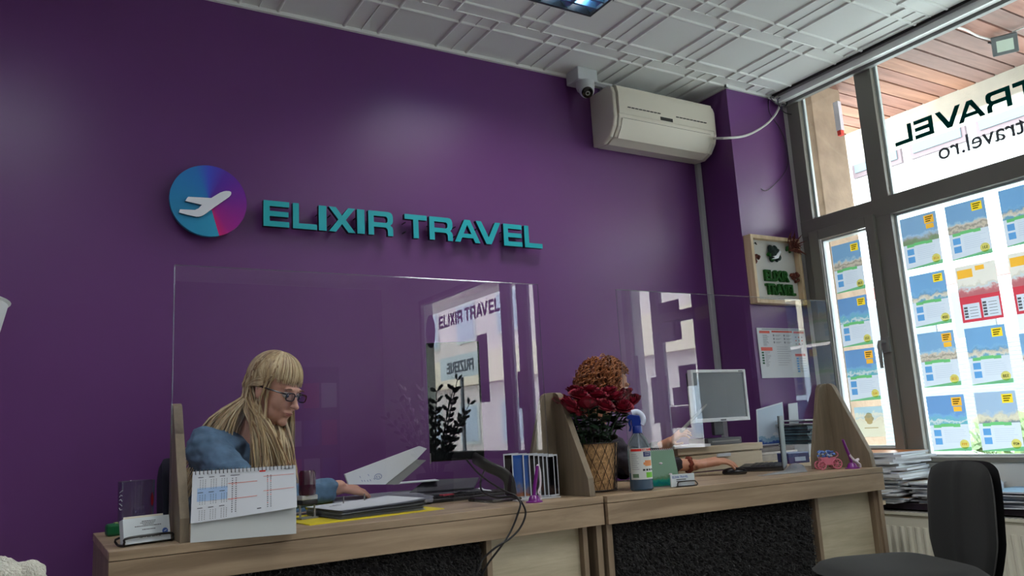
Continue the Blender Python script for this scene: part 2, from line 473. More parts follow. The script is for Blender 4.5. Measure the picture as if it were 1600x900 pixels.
w1 = window(1, Y2, yA, 0.735, 2.99,
   [(yB, 3.0, zt1, 2.93), (Y2+.06, yC, zt1, 2.93), (Y2+.06, yC, zb, zt0)],
   [(yA-.09, yA, 0.735, 2.99), (yC, yB, 0.735, 2.99), (Y2, Y2+.06, 0.735, 2.99), (Y2, yA, 2.93, 2.99), (Y2, yA, zt0, zt1), (Y2, yA, 0.72, zb)])
# opening sash with its handle, left of the post
sa = MB(); s0, s1, q0, q1 = yB-0.015, 3.03, zb-0.01, zt0+0.02
for b in ((s0, s0+.055, q0, q1), (s1-.07, s1, q0, q1), (s0+.055, s1-.07, q0, q0+.06), (s0+.055, s1-.07, q1-.06, q1)): sa.box((XW-0.03, b[0], b[2]), (XW-0.006, b[1], b[3]))
sash = sa.build('sash', frame_m, w1, True, bevel=0.004)
WM[sash.name] = WM[w1.name]
rb = MB(); frame(rb, s0+.055, s1-.07, q0+.06, q1-.06, .012, XW-0.006, XW+0.045); rb.build('lit_sash_bead', reveal_lit_m, sash, True)
MB().box((XW+0.03, s0+.06, q0+.06), (XW+0.036, s1-.07, q1-.06)).build('sash_pane', pane_m, sash, True)
hc = atX(1386, 540, XW-0.03)
hm = MB(); hm.box((XW-.045, yB-.015, hc.z-.035), (XW-.03, yB+.03, hc.z+.045)); hm.tube([(XW-.045, yB+.008, hc.z+.02), (XW-.085, yB+.01, hc.z+.02), (XW-.09, yB+.012, hc.z-.0), (XW-.088, yB+.014, hc.z-.12)], [.010, .010, .011, .008], 10)
hm.build('sash_handle', handle_m, sash, True, smooth=True)
window(2, -0.15, 0.70, 0.735, 2.6, [(-0.09, 0.18, .8, 2.54), (0.24, 0.64, 0.8, 1.72), (0.24, 0.64, 1.78, 2.54)],
   [(-0.15, -0.09, .735, 2.6), (0.64, 0.70, .735, 2.6), (0.18, 0.24, .735, 2.6), (-.15, .7, .735, .8), (-.15, .7, 2.54, 2.6), (0.2, .7, 1.72, 1.78)])
window(3, -4.0, -1.35, 0.735, 2.6, [(-3.94, -2.05, .8, 2.54), (-1.91, -1.74, .8, 2.54), (-1.60, -1.43, 0.8, 2.54)],
   [(-4.0, -3.94, .735, 2.6), (-2.05, -1.91, .735, 2.6), (-1.74, -1.60, .735, 2.6), (-1.43, -1.35, .735, 2.6), (-4, -1.35, .735, .8), (-4, -1.35, 2.54, 2.6)])

# window sill board

# lettering stuck on the big pane, reading from the street
let_m = paper('lettering_dark_green', (0, 84, 78), 0.45)
let_g = paper('lettering_grey', (120, 126, 130), 0.3)
def lettering(y_end, z0, h, length, x, name, label, material):
    mb = MB()
    for ch, a, b in SPELL:
        w = (b-a)*length
        M_ = Matrix(((0, 0, 1, x), (1, 0, 0, y_end-length+a*length), (0, 1, 0, z0), (0, 0, 0, 1)))
        mb.shape([[(u*h, v*h) for u, v in lp] for lp in letter_loops(ch, w/h)], M_, 0.0006)
    return mb.build(name, material)
o = lettering(atX(1395, 228, XW).y, atX(1395, 228, XW).z-.002, atX(1395, 200, XW).z-atX(1395, 228, XW).z+.004, 1.36, XW+0.026, 'window_lettering', '', let_m)
tag(o, 'dark green shop name lettering on the big upper window pane, seen reversed', 'lettering')
mb = MB(); p = atX(1462, 250, XW)
M_ = Matrix(((0, 0, 1, XW+0.026), (1, 0, 0, p.y), (0, 1, 0, p.z), (0, 0, 0, 1)))
mb.text('www.elixirtravel.ro', 0.125, M_, 0.0006, 0.0012, 'RIGHT')
tag(mb.build('window_lettering', let_g), 'grey web address lettering below the green name on the upper pane', 'lettering')
o = lettering(-2.11, 1+1.19, 0.145, 1.41, XW+0.026, 'window_lettering', '', let_m)
tag(o, 'dark shop name lettering mirrored in the left clear screen', 'lettering')
mb = MB(); M_ = Matrix(((0, 0, 1, XW+0.026), (1, 0, 0, -3.56), (0, 1, 0, 2.2), (0, 0, 0, 1)))
M_[1][3] = -3.76
mb.shape([[(.13*math.cos(a*PI/16), .2*math.sin(a*PI/16)) for a in range(32)]], M_, .0006)
tag(mb.build('window_sticker', mat('sticker_lilac', (92, 78, 120), rough=.5)), 'round lilac sticker mirrored left of the name in the clear screen', 'sticker')

# ---------------------------------------------------------------- on the back wall
teal_m = mat('sign_teal', (0, 168, 178), rough=0.42)
sign_side = mat('sign_side_dark', (18, 16, 42), rough=0.5)
sg = thing('wall_sign', 'teal raised capital letters of the shop name on the purple wall', 'sign', (0.809, 3.398, 1.915))
for ch, a, b in SPELL:
    L = 1.421; h = 0.114
    w = (b-a)*L
    M_ = Matrix(((1, 0, 0, 0.809+a*L), (0, 0, -1, 3.34), (0, 1, 0, 1.917), (0, 0, 0, 1)))
    mb = MB().use(sign_side).shape([[(u*h, v*h) for u, v in lp] for lp in letter_loops(ch, w/h)], Matrix.Translation((0, 0.012, 0)) @ M_, 0.0105)
    mb.use(teal_m).shape([[(u*h, v*h) for u, v in lp] for lp in letter_loops(ch, w/h)], M_, 0.0016)
    mb.use(sign_side)
    for q in (.3, .7): mb.tube([(0.809+(a+(b-a)*.12)*L, 3.362, 1.917+h*q), (0.809+(a+(b-a)*.12)*L, 3.4, 1.917+h*q)], .003, 6)
    mb.build('letter', None, sg, True)
# round emblem
disc_m = bpy.data.materials.new('emblem_gradient'); disc_m.use_nodes = True
nt = disc_m.node_tree; p = nt.nodes['Principled BSDF']; p.inputs['Roughness'].default_value = 0.35
tc = nt.nodes.new('ShaderNodeTexCoord'); sx = nt.nodes.new('ShaderNodeSeparateXYZ'); nt.links.new(tc.outputs['Object'], sx.inputs[0])
at = nt.nodes.new('ShaderNodeMath'); at.operation = 'ARCTAN2'
# angle measured from the seam (lower right), turning counter-clockwise
nt.links.new(sx.outputs[2], at.inputs[0]); nt.links.new(sx.outputs[0], at.inputs[1])
a1 = nt.nodes.new('ShaderNodeMath'); a1.operation = 'ADD'; a1.inputs[1].default_value = R(74)+2*PI; nt.links.new(at.outputs[0], a1.inputs[0])
a2 = nt.nodes.new('ShaderNodeMath'); a2.operation = 'DIVIDE'; a2.inputs[1].default_value = 2*PI; nt.links.new(a1.outputs[0], a2.inputs[0])
a3 = nt.nodes.new('ShaderNodeMath'); a3.operation = 'FRACT'; nt.links.new(a2.outputs[0], a3.inputs[0])
cr = nt.nodes.new('ShaderNodeValToRGB'); e = cr.color_ramp.elements
e[0].position = 0.0; e[0].color = srgb(205, 0, 112); e[1].position = 1.0; e[1].color = srgb(30, 150, 190)
for q, c in ((.05, (160, 0, 135)), (.22, (120, 10, 150)), (.38, (82, 32, 165)), (.46, (62, 80, 205)), (.52, (32, 120, 195)), (.75, (28, 135, 185))):
    k = e.new(q); k.color = srgb(*c)
nt.links.new(a3.outputs[0], cr.inputs[0]); nt.links.new(cr.outputs[0], p.inputs['Base Color'])
EC = Vector((0.587, 3.345, 2.004)); ER = 0.152
em = thing('round_emblem', 'round blue to magenta disc with a white aeroplane beside the teal letters', 'sign', EC)
mb = MB(); mb.T = Matrix.Rotation(PI/2, 4, 'X')
mb.lathe([(0, .008), (ER, .008), (ER, -.012), (0, -.012)], 64); mb.build('disc', disc_m, em, smooth=30)
mb = MB(); mb.T = Matrix.Rotation(PI/2, 4, 'X'); mb.lathe([(0, -.0125), (ER-.004, -.0125), (ER-.004, -.03), (0, -.03)], 48)
for sx_ in (-.09, .09): mb.tube([(sx_, 0, -.03), (sx_, 0, -.054)], .006, 8)
mb.build('backing', sign_side, em, smooth=30)
pl = [(605, 262), (602, 252), (590, 246), (565, 245), (545, 248), (522, 256), (500, 268), (448, 300), (270, 290), (262, 297), (246, 322), (375, 352), (350, 380), (322, 393), (205, 388), (197, 412), (262, 430), (330, 445), (352, 445), (372, 440), (392, 430), (410, 418), (440, 396), (480, 366), (590, 290), (602, 275)]
pts = [atY(240+x/5, 250+y/5, 3.33) for x, y in pl]
mb = MB().use(mat('emblem_white', (226, 230, 236), rough=.4)).prism([(q.x, 3.324, q.z) for q in pts], (0, 0.004, 0)).use(sign_side).prism([(q.x, 3.328, q.z) for q in pts], (0, 0.009, 0))
mb.build('aeroplane', None, em, True, label='white aeroplane')

# air conditioner
ac_m = mat('ac_cream', (214, 208, 192), rough=0.4)
ac_d = mat('ac_dark', (32, 30, 28), rough=0.6)
AX0, AX1, AZ0 = 2.655, 3.43, 2.54
ac = thing('air_conditioner', 'cream split air conditioner mounted high on the purple wall', 'air conditioner', ((AX0+AX1)/2, 3.39, AZ0))
prof = [(3.398, 2.545), (3.30, 2.535), (3.24, 2.56), (3.20, 2.61), (3.185, 2.66), (3.185, 2.80), (3.195, 2.835), (3.225, 2.85), (3.398, 2.85)]
mb = MB().prism([(AX0+.03, y, z) for y, z in prof], (AX1-AX0-.06, 0, 0)); mb.build('casing', ac_m, ac, True, bevel=.006)
for xa, xb in ((AX0, AX0+.028), (AX1-.028, AX1)):
    MB().prism([(xa, y+(.006 if y < 3.39 else 0), z) for y, z in prof], (xb-xa, 0, 0)).build('end_cap', ac_m, ac, True, bevel=.008)
mb = MB().prism([(AX0+.03, y, z) for y, z in ((3.187, 2.672), (3.18, 2.68), (3.178, 2.80), (3.19, 2.842), (3.22, 2.855), (3.226, 2.85), (3.2, 2.83), (3.187, 2.80))], (AX1-AX0-.06, 0, 0))
mb.build('front_panel', ac_m, ac, True, smooth=True)
def on_ac(u0, u1, z0, z1, y, d=.006, mt=ac_d, nm='slot', sm=False):
    return MB().box((AX0+u0*(AX1-AX0), y-d, z0), (AX0+u1*(AX1-AX0), y+.004, z1)).build(nm, mt, ac, True)
on_ac(.42, .54, 2.682, 2.702, 3.182, .003, ac_d, 'display')
for xs0 in (AX0+.09, AX1-.33):
    mb = MB().use(ac_d)
    for k in range(9): mb.box((xs0+k*.027, 3.174, 2.717), (xs0+k*.027+.02, 3.182, 2.7205))
    mb.build('intake_slots', None, ac, True)
mb = MB().prism([(AX0+.06, y, z) for y, z in ((3.186, 2.672), (3.186, 2.648), (3.21, 2.62), (3.26, 2.62), (3.25, 2.66))], (AX1-AX0-.12, 0, 0)); mb.build('air_outlet', ac_d, ac, True)
mb = MB().prism([(AX0+.05, y, z) for y, z in ((3.192, 2.655), (3.181, 2.652), (3.198, 2.605), (3.235, 2.552), (3.245, 2.556), (3.208, 2.61))], (AX1-AX0-.11, 0, 0)); mb.build('air_flap', ac_m, ac, True, smooth=True)

# dome camera
cw = mat('camera_white', (205, 210, 212), rough=.35)
dc = thing('security_camera', 'small white dome security camera hanging under the ceiling beside the air conditioner', 'camera', (2.56, 3.32, ZCEIL))
MB().box((2.49, 3.27, ZCEIL-.075), (2.625, 3.385, ZCEIL)).build('mount_box', cw, dc, True, bevel=.006)
mb = MB(); mb.lathe([(0, 0), (.052, 0), (.052, -.03), (.047, -.045), (.0, -.045)], 28, (2.557, 3.30, ZCEIL-.075)); mb.build('collar', cw, dc, True, smooth=30)
hv = Vector((-.35, -.62, -.7)).normalized(); hcn = Vector((2.557, 3.29, ZCEIL-.125))
MB().ell(hcn, .043, 24, 16).build('ball_head', cw, dc, True, smooth=True)
q = hv.to_track_quat('Z', 'Y').to_matrix().to_4x4()
mb = MB(); mb.T = Matrix.Translation(hcn) @ q; mb.lathe([(.0, .046), (.029, .044), (.032, .03)], 24); mb.build('lens_face', mat('gloss_black', (10, 10, 12), rough=.08), dc, True, smooth=True)
mb = MB(); mb.T = Matrix.Translation(hcn) @ q; mb.lathe([(.007, .0475), (.013, .0475), (.013, .046), (.007, .046)], 20); mb.build('lens_ring', handle_m, dc, True, smooth=True)

# cable duct and wires
gw = mat('duct_grey_white', (176, 178, 180), rough=.45)
bk = mat('black_plastic', (16, 16, 18), rough=.38)
wc = mat('white_cable', (206, 204, 200), rough=.5)
tag(MB().box((3.428, 3.375, 0.8), (3.462, 3.4, 2.9)).build('cable_duct', gw, bevel=.003), 'grey white vertical cable duct running down below the air conditioner', 'cable duct')
tag(MB().box((2.63, 3.372, 2.915), (3.2, 3.4, ZCEIL-.018)).box((2.735, 3.374, 2.84), (2.765, 3.4, 2.93)).build('cable_duct', gw, bevel=.003), 'short white horizontal cable duct between camera and air conditioner', 'cable duct')
def smooth_path(P, k=6):
    P = [Vector(p) for p in P]; out = []
    for i in range(len(P)-1):
        p0 = P[max(i-1, 0)]; p1 = P[i]; p2 = P[i+1]; p3 = P[min(i+2, len(P)-1)]
        for j in range(k):
            t = j/k; out.append(0.5*((2*p1)+(p2-p0)*t+(2*p0-5*p1+4*p2-p3)*t*t+(3*p1-p0-3*p2+p3)*t**3))
    out.append(P[-1]); return out
def cable(pts, r, material, label, cat='cable', name='cable', k=6):
    o = MB().tube(smooth_path(pts, k), r, 8).build(name, material, smooth=True); return tag(o, label, cat)
cable([atY(x, y, 3.39) for x, y in ((1092, 245), (1094, 262), (1097, 300), (1100, 380), (1112, 405), (1120, 428), (1122, 440))], .003, bk, 'thin black wire hanging beside the vertical duct under the air conditioner')
cable([(3.43, 3.25, atY(1110, 216, 3.25).z)]+[atY(x, y, 3.09) for x, y in ((1130, 216), (1165, 212), (1195, 196), (1212, 178), (1220, 160), (1222, 150))]+[(3.9, 3.06, 2.92)], .007, wc, 'thick white cable looping from the air conditioner to the window corner')
cable([atY(x, y, 3.108) for x, y in ((1201, 152), (1202, 175), (1218, 200), (1228, 225), (1231, 255), (1222, 275), (1205, 293), (1196, 298), (1189, 295))], .0022, bk, 'thin dark wire dangling in an arc on the purple pillar')
cable([atY(x, y, 3.06) for x, y in ((1203, 152), (1213, 162), (1228, 165), (1228, 152), (1215, 156), (1225, 175), (1243, 178), (1252, 168), (1256, 152))], .003, bk, 'dark tangled wire in the upper window corner')
cable([atY(x, y, 3.07) for x, y in ((1200, 153), (1212, 157), (1226, 158), (1222, 150), (1210, 154), (1228, 162))], .004, wc, 'white tangled wire in the upper window corner')

# ceiling lamps: the mirror louvre one, and added ones out of view
fm = mat('lamp_frame', (60, 66, 72), rough=.35)
mir = mat('louvre_mirror', (150, 195, 225), rough=.32, metal=.85)  # blue tint stands for the daylight mirrored in the louvre
def ceiling_lamp(lx0, ly0, label, power, sunk=True):
    lx1, ly1 = lx0+.6, ly0+.6
    lamp = thing('ceiling_light', label, 'ceiling light', (lx0+.3, ly0+.3, ZCEIL))
    dz = 0 if sunk else -.095
    mb = MB()
    for b in ((lx0, lx0+.014, ly0, ly1), (lx1-.014, lx1, ly0, ly1), (lx0+.014, lx1-.014, ly0, ly0+.014), (lx0+.014, lx1-.014, ly1-.014, ly1)): mb.box((b[0], b[2], ZCEIL-.006+dz), (b[1], b[3], ZCEIL+.08+dz))
    mb.build('lamp_frame', fm, lamp, True)
    MB().box((lx0, ly0, ZCEIL+.08+dz), (lx1, ly1, ZCEIL+.09+dz)).build('housing', white_pl, lamp, True)
    if sunk:
        for i in range(4):
            x = lx0+.075+i*.15
            MB().tube([(x, ly0+.03, ZCEIL+.055), (x, ly1-.03, ZCEIL+.055)], .013, 12).build('tube_lamp', mat('lamp_glow', (235, 245, 255), emit=6), lamp, True, smooth=True)
            for s in (-1, 1):
                pr = [(x+s*.074, ZCEIL+.002), (x+s*.066, ZCEIL+.002), (x+s*.030, ZCEIL+.045), (x+s*.024, ZCEIL+.078), (x+s*.074, ZCEIL+.078)]
                MB().prism([(a, ly0+.015, z) for a, z in pr], (0, ly1-ly0-.03, 0)).build('reflector', mir, lamp, True, smooth=60)
        mb = MB()
        for k in range(9):
            y = ly0+.06+k*.06
            mb.prism([(lx0+.015, y-.006, ZCEIL+.002), (lx0+.015, y+.006, ZCEIL+.002), (lx0+.015, y+.002, ZCEIL+.04), (lx0+.015, y-.002, ZCEIL+.04)], (lx1-lx0-.03, 0, 0))
        mb.build('louvre_blades', mir, lamp, True)
    else:
        MB().box((lx0+.014, ly0+.014, ZCEIL-.09), (lx1-.014, ly1-.014, ZCEIL-.084)).build('diffuser', mat('lamp_glow', 0), lamp, True)
    l = bpy.data.lights.new('lamp_light', 'AREA'); l.size = .56; l.energy = power; l.color = (1.0, .97, .94); l.spread = R(140)
    o = bpy.data.objects.new('lamp_light', l); COL.objects.link(o); o.location = (lx0+.3, ly0+.3, ZCEIL-.012+dz)
ceiling_lamp(1.637, 2.206, 'recessed square ceiling lamp with mirrored louvre at the top of the picture', LAMP)
for lx, ly, lw_, ll_ in ((-.55, 1.6, .35, 'added unseen square ceiling lamp left of the photographer'), (1.64, .3, 1.1, 'added unseen square ceiling lamp just right of the photographer'), (-.55, -.9, .4, 'added unseen square ceiling lamp behind the photographer, left row'), (1.64, -2.1, 1, 'added unseen square ceiling lamp behind the photographer, right row'), (-.55, -3.3, .4, 'added unseen square ceiling lamp farthest back in the room')): ceiling_lamp(lx, ly, ll_, LAMP2*lw_, False)  # lamps added out of view to brighten the dark room

# moss picture
pa, pb, pc, pd = atY(1171, 364, 3.07), atY(1253, 376, 3.07), atY(1262, 476, 3.07), atY(1183, 474, 3.07)
mx0, mx1, mz0, mz1 = 3.475, 3.895, (pc.z+pd.z)/2, (pa.z+pb.z)/2
pic = thing('moss_picture', 'pale wood framed picture with green moss letters on the pillar', 'picture', ((mx0+mx1)/2, 3.118, mz0))
fw = wood('pale_pine', (190, 160, 120), (222, 200, 165), 'z')
mb = MB()
for b in ((mx0, mx0+.022, mz0, mz1), (mx1-.022, mx1, mz0, mz1), (mx0+.022, mx1-.022, mz0, mz0+.022), (mx0+.022, mx1-.022, mz1-.022, mz1)): mb.box((b[0], 3.065, b[2]), (b[1], 3.119, b[3]))
mb.build('picture_frame', fw, pic, True, bevel=.002)
MB().box((mx0+.02, 3.10, mz0+.02), (mx1-.02, 3.112, mz1-.02)).build('picture_board', mat('picture_white', (205, 203, 196), rough=.7), pic, True)
moss = mat('moss_green', (18, 92, 20), rough=.9, var=.5, vscale=120, bump=.8, bscale=300)
moss_d = mat('moss_dark', (12, 40, 34), rough=.9, var=.5, vscale=90, bump=.8, bscale=300)
brown = mat('dried_brown', (104, 48, 34), rough=.8, var=.4, vscale=60, bump=.6, bscale=200)
mw, mh = mx1-mx0, mz1-mz0
def on_pic(u, v): return (mx0+u*mw, 3.10, mz0+v*mh)
def moss_text(s, u, v, h, wd, material):
    c = on_pic(u, v); M_ = Matrix(((1, 0, 0, c[0]), (0, 0, -1, 3.092), (0, 1, 0, c[2]), (0, 0, 0, 1)))
    MB().text(s, h, M_, .008, .0035, 'CENTER', wd).build('moss_letters', material, pic, True)
moss_text('ELiXiR', .50, .35, .085, .86, moss); moss_text('TRAVEL', .56, .15, .085, .82, moss)
def clump(u, v, r, material, nm, n=14, fl=.5):
    mb = MB()
    for k in range(n):
        a = random.uniform(0, 2*PI); q = r*math.sqrt(random.random())*.8
        c = on_pic(u, v); rr = r*random.uniform(.25, .42)
        mb.ell((c[0]+q*math.cos(a), 3.092-random.uniform(0, .012), c[2]+q*math.sin(a)), (rr, rr*fl, rr), 8, 6)
    mb.build(nm, material, pic, True, smooth=True)
clump(.50, .755, .052, moss_d, 'moss_disc', 40); clump(.42, .70, .028, moss, 'moss_disc', 14); clump(.13, .87, .012, moss_d, 'moss_tuft', 8)
clump(.12, .66, .030, brown, 'dried_fungus', 14, 1); clump(.87, .42, .034, brown, 'dried_fungus', 16, 1); clump(.80, .83, .024, moss, 'moss_tuft', 14, 1)
pp = [(.42, .70), (.50, .72), (.58, .80), (.60, .78), (.53, .68), (.47, .665), (.40, .66), (.47, .69)]
MB().prism([(on_pic(u, v)[0], 3.07, on_pic(u, v)[2]) for u, v in pp], (0, .006, 0)).build('paper_aeroplane', mat('emblem_white', (226, 230, 236)), pic, True)
mb = MB()
for k in range(60):
    a = random.uniform(-1.2, 2.2); c = Vector(on_pic(.86, .90)); L = random.uniform(.02, .085)
    d = Vector((math.cos(a), random.uniform(-.7, .0), math.sin(a)*.8)).normalized(); st = c+Vector((random.uniform(-.05, .03), -.03, random.uniform(-.04, .02)))
    mb.tube([st, st+d*L*.5+Vector((0, 0, .006)), st+d*L], [.0012, .004, .0004], 5)
mb.build('dried_flowers', brown, pic, True, smooth=True)

# notice sheet on the pillar
n0, n1 = 3.50, 3.905
nz1, nz0 = atY(1186, 512, 3.115).z, atY(1230, 590, 3.115).z
nt_ = thing('notice_sheet', 'white printed notice sheet with red headings taped on the pillar', 'notice', ((n0+n1)/2, 3.117, nz0))
MB().box((n0, 3.115, nz0), (n1, 3.117, nz1)).build('sheet', mat('print_paper', (208, 210, 214), rough=.6), nt_, True)
pr_r = mat('print_red', (214, 84, 66), rough=.6); pr_k = mat('print_grey', (128, 130, 138), rough=.6); pr_g = mat('print_green', (30, 92, 60), rough=.6); pr_b = mat('print_blue', (90, 150, 205), rough=.6)
mb = MB(); W_, H_ = n1-n0, nz1-nz0
def bar(c, u0, u1, v0, v1, y=3.1142): mb.use(c).quad((n0+u0*W_, y, nz1-v1*H_), (n0+u1*W_, y, nz1-v1*H_), (n0+u1*W_, y, nz1-v0*H_), (n0+u0*W_, y, nz1-v0*H_))
bar(pr_r, .04, .25, .06, .11); bar(pr_r, .29, .72, .055, .09); bar(pr_r, .75, .97, .06, .10); bar(pr_r, .04, .27, .39, .46); bar(pr_r, .73, .95, .52, .57); bar(pr_k, .1, .9, .02, .035)
random.seed(11)
for k in range(13): bar(pr_k, .10, .10+random.uniform(.06, .13), .14+k*.018, .147+k*.018)
for k in range(5): bar(pr_g, .045, .09, .48+k*.052, .515+k*.052)
for k in range(14): bar(pr_k, .11, .11+random.uniform(.05, .12), .48+k*.022, .487+k*.022)
for k in range(6): bar(pr_b, .75, .80, .60+k*.052, .635+k*.052); bar(pr_k, .82, .95, .61+k*.052, .617+k*.052)
for i in range(2):
    for k in range(3): bar(pr_k, .31+i*.22, .34+i*.22, .13+k*.07, .17+k*.07); bar(pr_k, .36+i*.22, .47+i*.22, .14+k*.07, .148+k*.07); bar(pr_k, .36+i*.22, .44+i*.22, .16+k*.07, .167+k*.07)
for k in range(9): bar(pr_k, .36, .36+random.uniform(.15, .33), .38+k*.045, .386+k*.045)
for k in range(3):
    for i in range(3): bar(pr_r if (i+k) % 2 else pr_k, .77+i*.065, .80+i*.065, .17+k*.07, .19+k*.07)
mb.build('printed_text', None, nt_, True)

# ---------------------------------------------------------------- reception desks
oak = wood('oak_laminate', (132, 112, 88), (176, 154, 126), 'x', .42)
oak_z = wood('oak_upright', (112, 95, 76), (150, 132, 108), 'z', .45)
panel_l = wood('pale_oak_panel', (166, 156, 128), (200, 190, 164), 'x', .5)
shag_m = mat('shag_black', (34, 34, 36), rough=.8, var=.5, vscale=40, sheen=.3)
ZD = 0.765
def desk(loc, rz, W, sh0, sh1, pn0, pn1, ztop, label):
    t = thing('reception_desk', label, 'desk', loc, rz)
    D = 0.58
    MB().box((0, 0, ztop-.022), (W, D, ztop)).build('desk_top', oak, t, bevel=.0015)
    MB().box((0, 0.001, ztop-.092), (W, .02, ztop-.0235)).build('fascia_board', oak, t, bevel=.0015)
    for x in ((0, .022), (W-.022, W)):
        MB().box((x[0]+(.002 if x[0] == 0 else -.002), .02, 0.0), (x[1]+(.002 if x[0] == 0 else -.002), D, ztop-.0235)).build('side_board', oak_z, t)
    # light panel set back between its edge strips
    MB().box((pn0, .055, 0.05), (pn1, .07, ztop-.03)).build('front_panel', panel_l, t)
    for x in (pn0-.002, pn1-.016):
        MB().box((x, .03, 0.0), (x+.018, .056, ztop-.093)).build('edge_strip', oak_z, t)
    MB().box((sh0, .050, 0.02), (sh1, .062, ztop-.03)).build('panel_board', mat('board_black', (20, 20, 22), rough=.8), t)
    mb = MB(); rng = random.Random(int(W*1000))
    n = int((sh1-sh0)*0.42*26000)
    for k in range(n):
        x = rng.uniform(sh0+.004, sh1-.004); z = rng.uniform(ztop-.52, ztop-.093)
        a = rng.uniform(0, 2*PI); L = rng.uniform(.012, .024)
        dx, dz = math.cos(a)*L*.6, math.sin(a)*L*.45-L*.45; w = rng.uniform(.0012, .0024)
        tx, tz = -math.sin(a)*w, math.cos(a)*w; yy = .050; o1 = rng.uniform(.010, .022)
        x2 = min(max(x+dx, sh0), sh1); z2 = min(z+dz, ztop-.094)
        mb.add([(x-tx, yy, z-tz), (x+tx, yy, z+tz), (x+dx*.5+tx, yy-o1, z+dz*.35+tz), (x+dx*.5-tx, yy-o1, z+dz*.35-tz), (x2, yy-o1*.8, z2)], [(0, 1, 2, 3), (3, 2, 4)])
    sp = mb.build('shag_pile', shag_m, t); sp['kind'] = 'stuff'
    MB().box((.03, D-.05, .35), (W-.03, D-.03, ztop-.03)).build('modesty_panel', oak, t)
    return t
desk((0.171, 2.213, 0), 0, 1.487, .03, 1.035, 1.05, 1.43, ZD, 'left oak reception desk with a black shaggy front, behind which the blonde woman sits')
desk((1.664, 2.200, 0), R(-3.2), 1.382, .045, .985, 1.0, 1.355, ZD, 'right oak reception desk with a black shaggy front, ending by the window')

# wedge shaped wooden brackets that hold the clear screens
def bracket(x, yf, rz, label, zb=ZD, back=True):
    t = thing('screen_bracket', label, 'bracket', (x, yf, zb), rz, 'wooden wedge brackets holding the clear screens')
    def wedge(n, fn, th):
        pr = [(0, 0), (n, 0), (n*.97, .06), (.055, .335), (.045, .352), (.03, .36), (0, .362)]
        return pr
    pr = wedge(.2, None, .018)
    MB().prism([(-.012, .21-a, b) for a, b in pr], (.024, 0, 0)).build('side_wedge', wood('oak_bracket_y', (108, 96, 78), (140, 126, 104), 'z', .5), t, bevel=.0015)
    pr = wedge(.135, None, .018)
    if back: MB().prism([(-.012-a, .192, b) for a, b in pr], (0, .018, 0)).build('back_wedge', wood('oak_bracket_y', 0, 0), t, bevel=.0015)
    return t
bracket(0.345, 2.225, 0, 'wooden wedge bracket at the left end, beside the tumbler and calendar', back=False)
bracket(1.632, 2.225, 0, 'wooden wedge bracket between the postcard rack and the basket of roses')
bracket(3.020, 2.135, R(-3.2), 'wooden wedge bracket at the right end, sheltering the pink toy cart')
acr = clear('acrylic_clear', (0.96, 0.96, 0.965), 1.49, gain=2.0)
edge_m = clear('acrylic_edge', (0.75, 0.8, 0.82), 1.5, 0.2, 2.5)
def screen(x0, x1, y0, y1, z0, z1, label):
    t = thing('clear_screen', label, 'clear screen', ((x0+x1)/2, (y0+y1)/2, z0))
    th = .004
    MB().quad((x0, y0, z0), (x1, y1, z0), (x1, y1, z1), (x0, y0, z1)).build('clear_sheet', acr, t, True)
    mb = MB()
    for a, b in (((x0, y0, z0), (x0, y0, z1)), ((x0, y0, z1), (x1, y1, z1)), ((x1, y1, z1), (x1, y1, z0))): mb.tube([a, b], .0016, 4)
    mb.build('polished_edge', edge_m, t, True)
    return t
YG = 2.35
g = atY(273, 412, YG); g2 = atY(840, 446, YG)
screen(g.x, g2.x, YG, YG, ZD, (g.z+g2.z)/2, 'large clear protective screen in front of the blonde woman')
g = atY(962, 452.5, YG); g2 = atY(1289, 470, YG)
screen(g.x, g2.x, YG, YG, ZD, (g.z+g2.z)/2, 'large clear protective screen in front of the curly haired woman')

# ---------------------------------------------------------------- things on the left desk
paper_w = mat('paper_white', (214, 220, 226), rough=.65)
paper_c = mat('paper_cream', (214, 208, 190), rough=.65)
ink = mat('ink_black', (30, 30, 36), rough=.6); ink_b = mat('ink_blue', (60, 96, 170), rough=.6)
# green box (tape)
t = thing('tape_dispenser', 'small green plastic box behind the business cards at the desk end', 'box', atZ(178, 837, ZD), .1)
MB().box((-.022, -.02, 0), (.05, .02, .034)).build('case', mat('green_plastic', (0, 92, 52), rough=.35), t, bevel=.007)
MB().box((-.0, -.012, .0335), (.045, .012, .0365)).build('lid_label', mat('pale_green', (150, 170, 110), rough=.5), t)
# business cards in a wire holder
p = atZ(230, 851, ZD); t = thing('card_holder', 'black wire holder with a stack of white business cards at the left desk end', 'card holder', (p.x, p.y+.02, ZD), R(14))
mb = MB(); zz = .004
P = [(-.060, -.016, zz), (-.060, -.018, .012), (-.050, -.018, .022), (.050, -.018, .022), (.060, -.018, .012), (.060, -.016, zz), (.060, .03, zz), (.055, .034, .02), (-.055, .034, .02), (-.060, .03, zz), (-.060, -.016, zz)]
mb.tube(smooth_path(P, 4), .003, 8).build('wire_holder', bk, t, smooth=True)
mb = MB(); mb.T = Matrix.Rotation(R(-14), 4, 'X'); cd = mat('card_white', (206, 216, 220), rough=.5)
mb.use(cd).box((-.058, -.012, .003), (.058, .014, .066))
mb.use(ink)
FM = lambda x, z: Matrix(((-1, 0, 0, x), (0, 0, -1, -.0124), (0, -1, 0, z), (0, 0, 0, 1)))
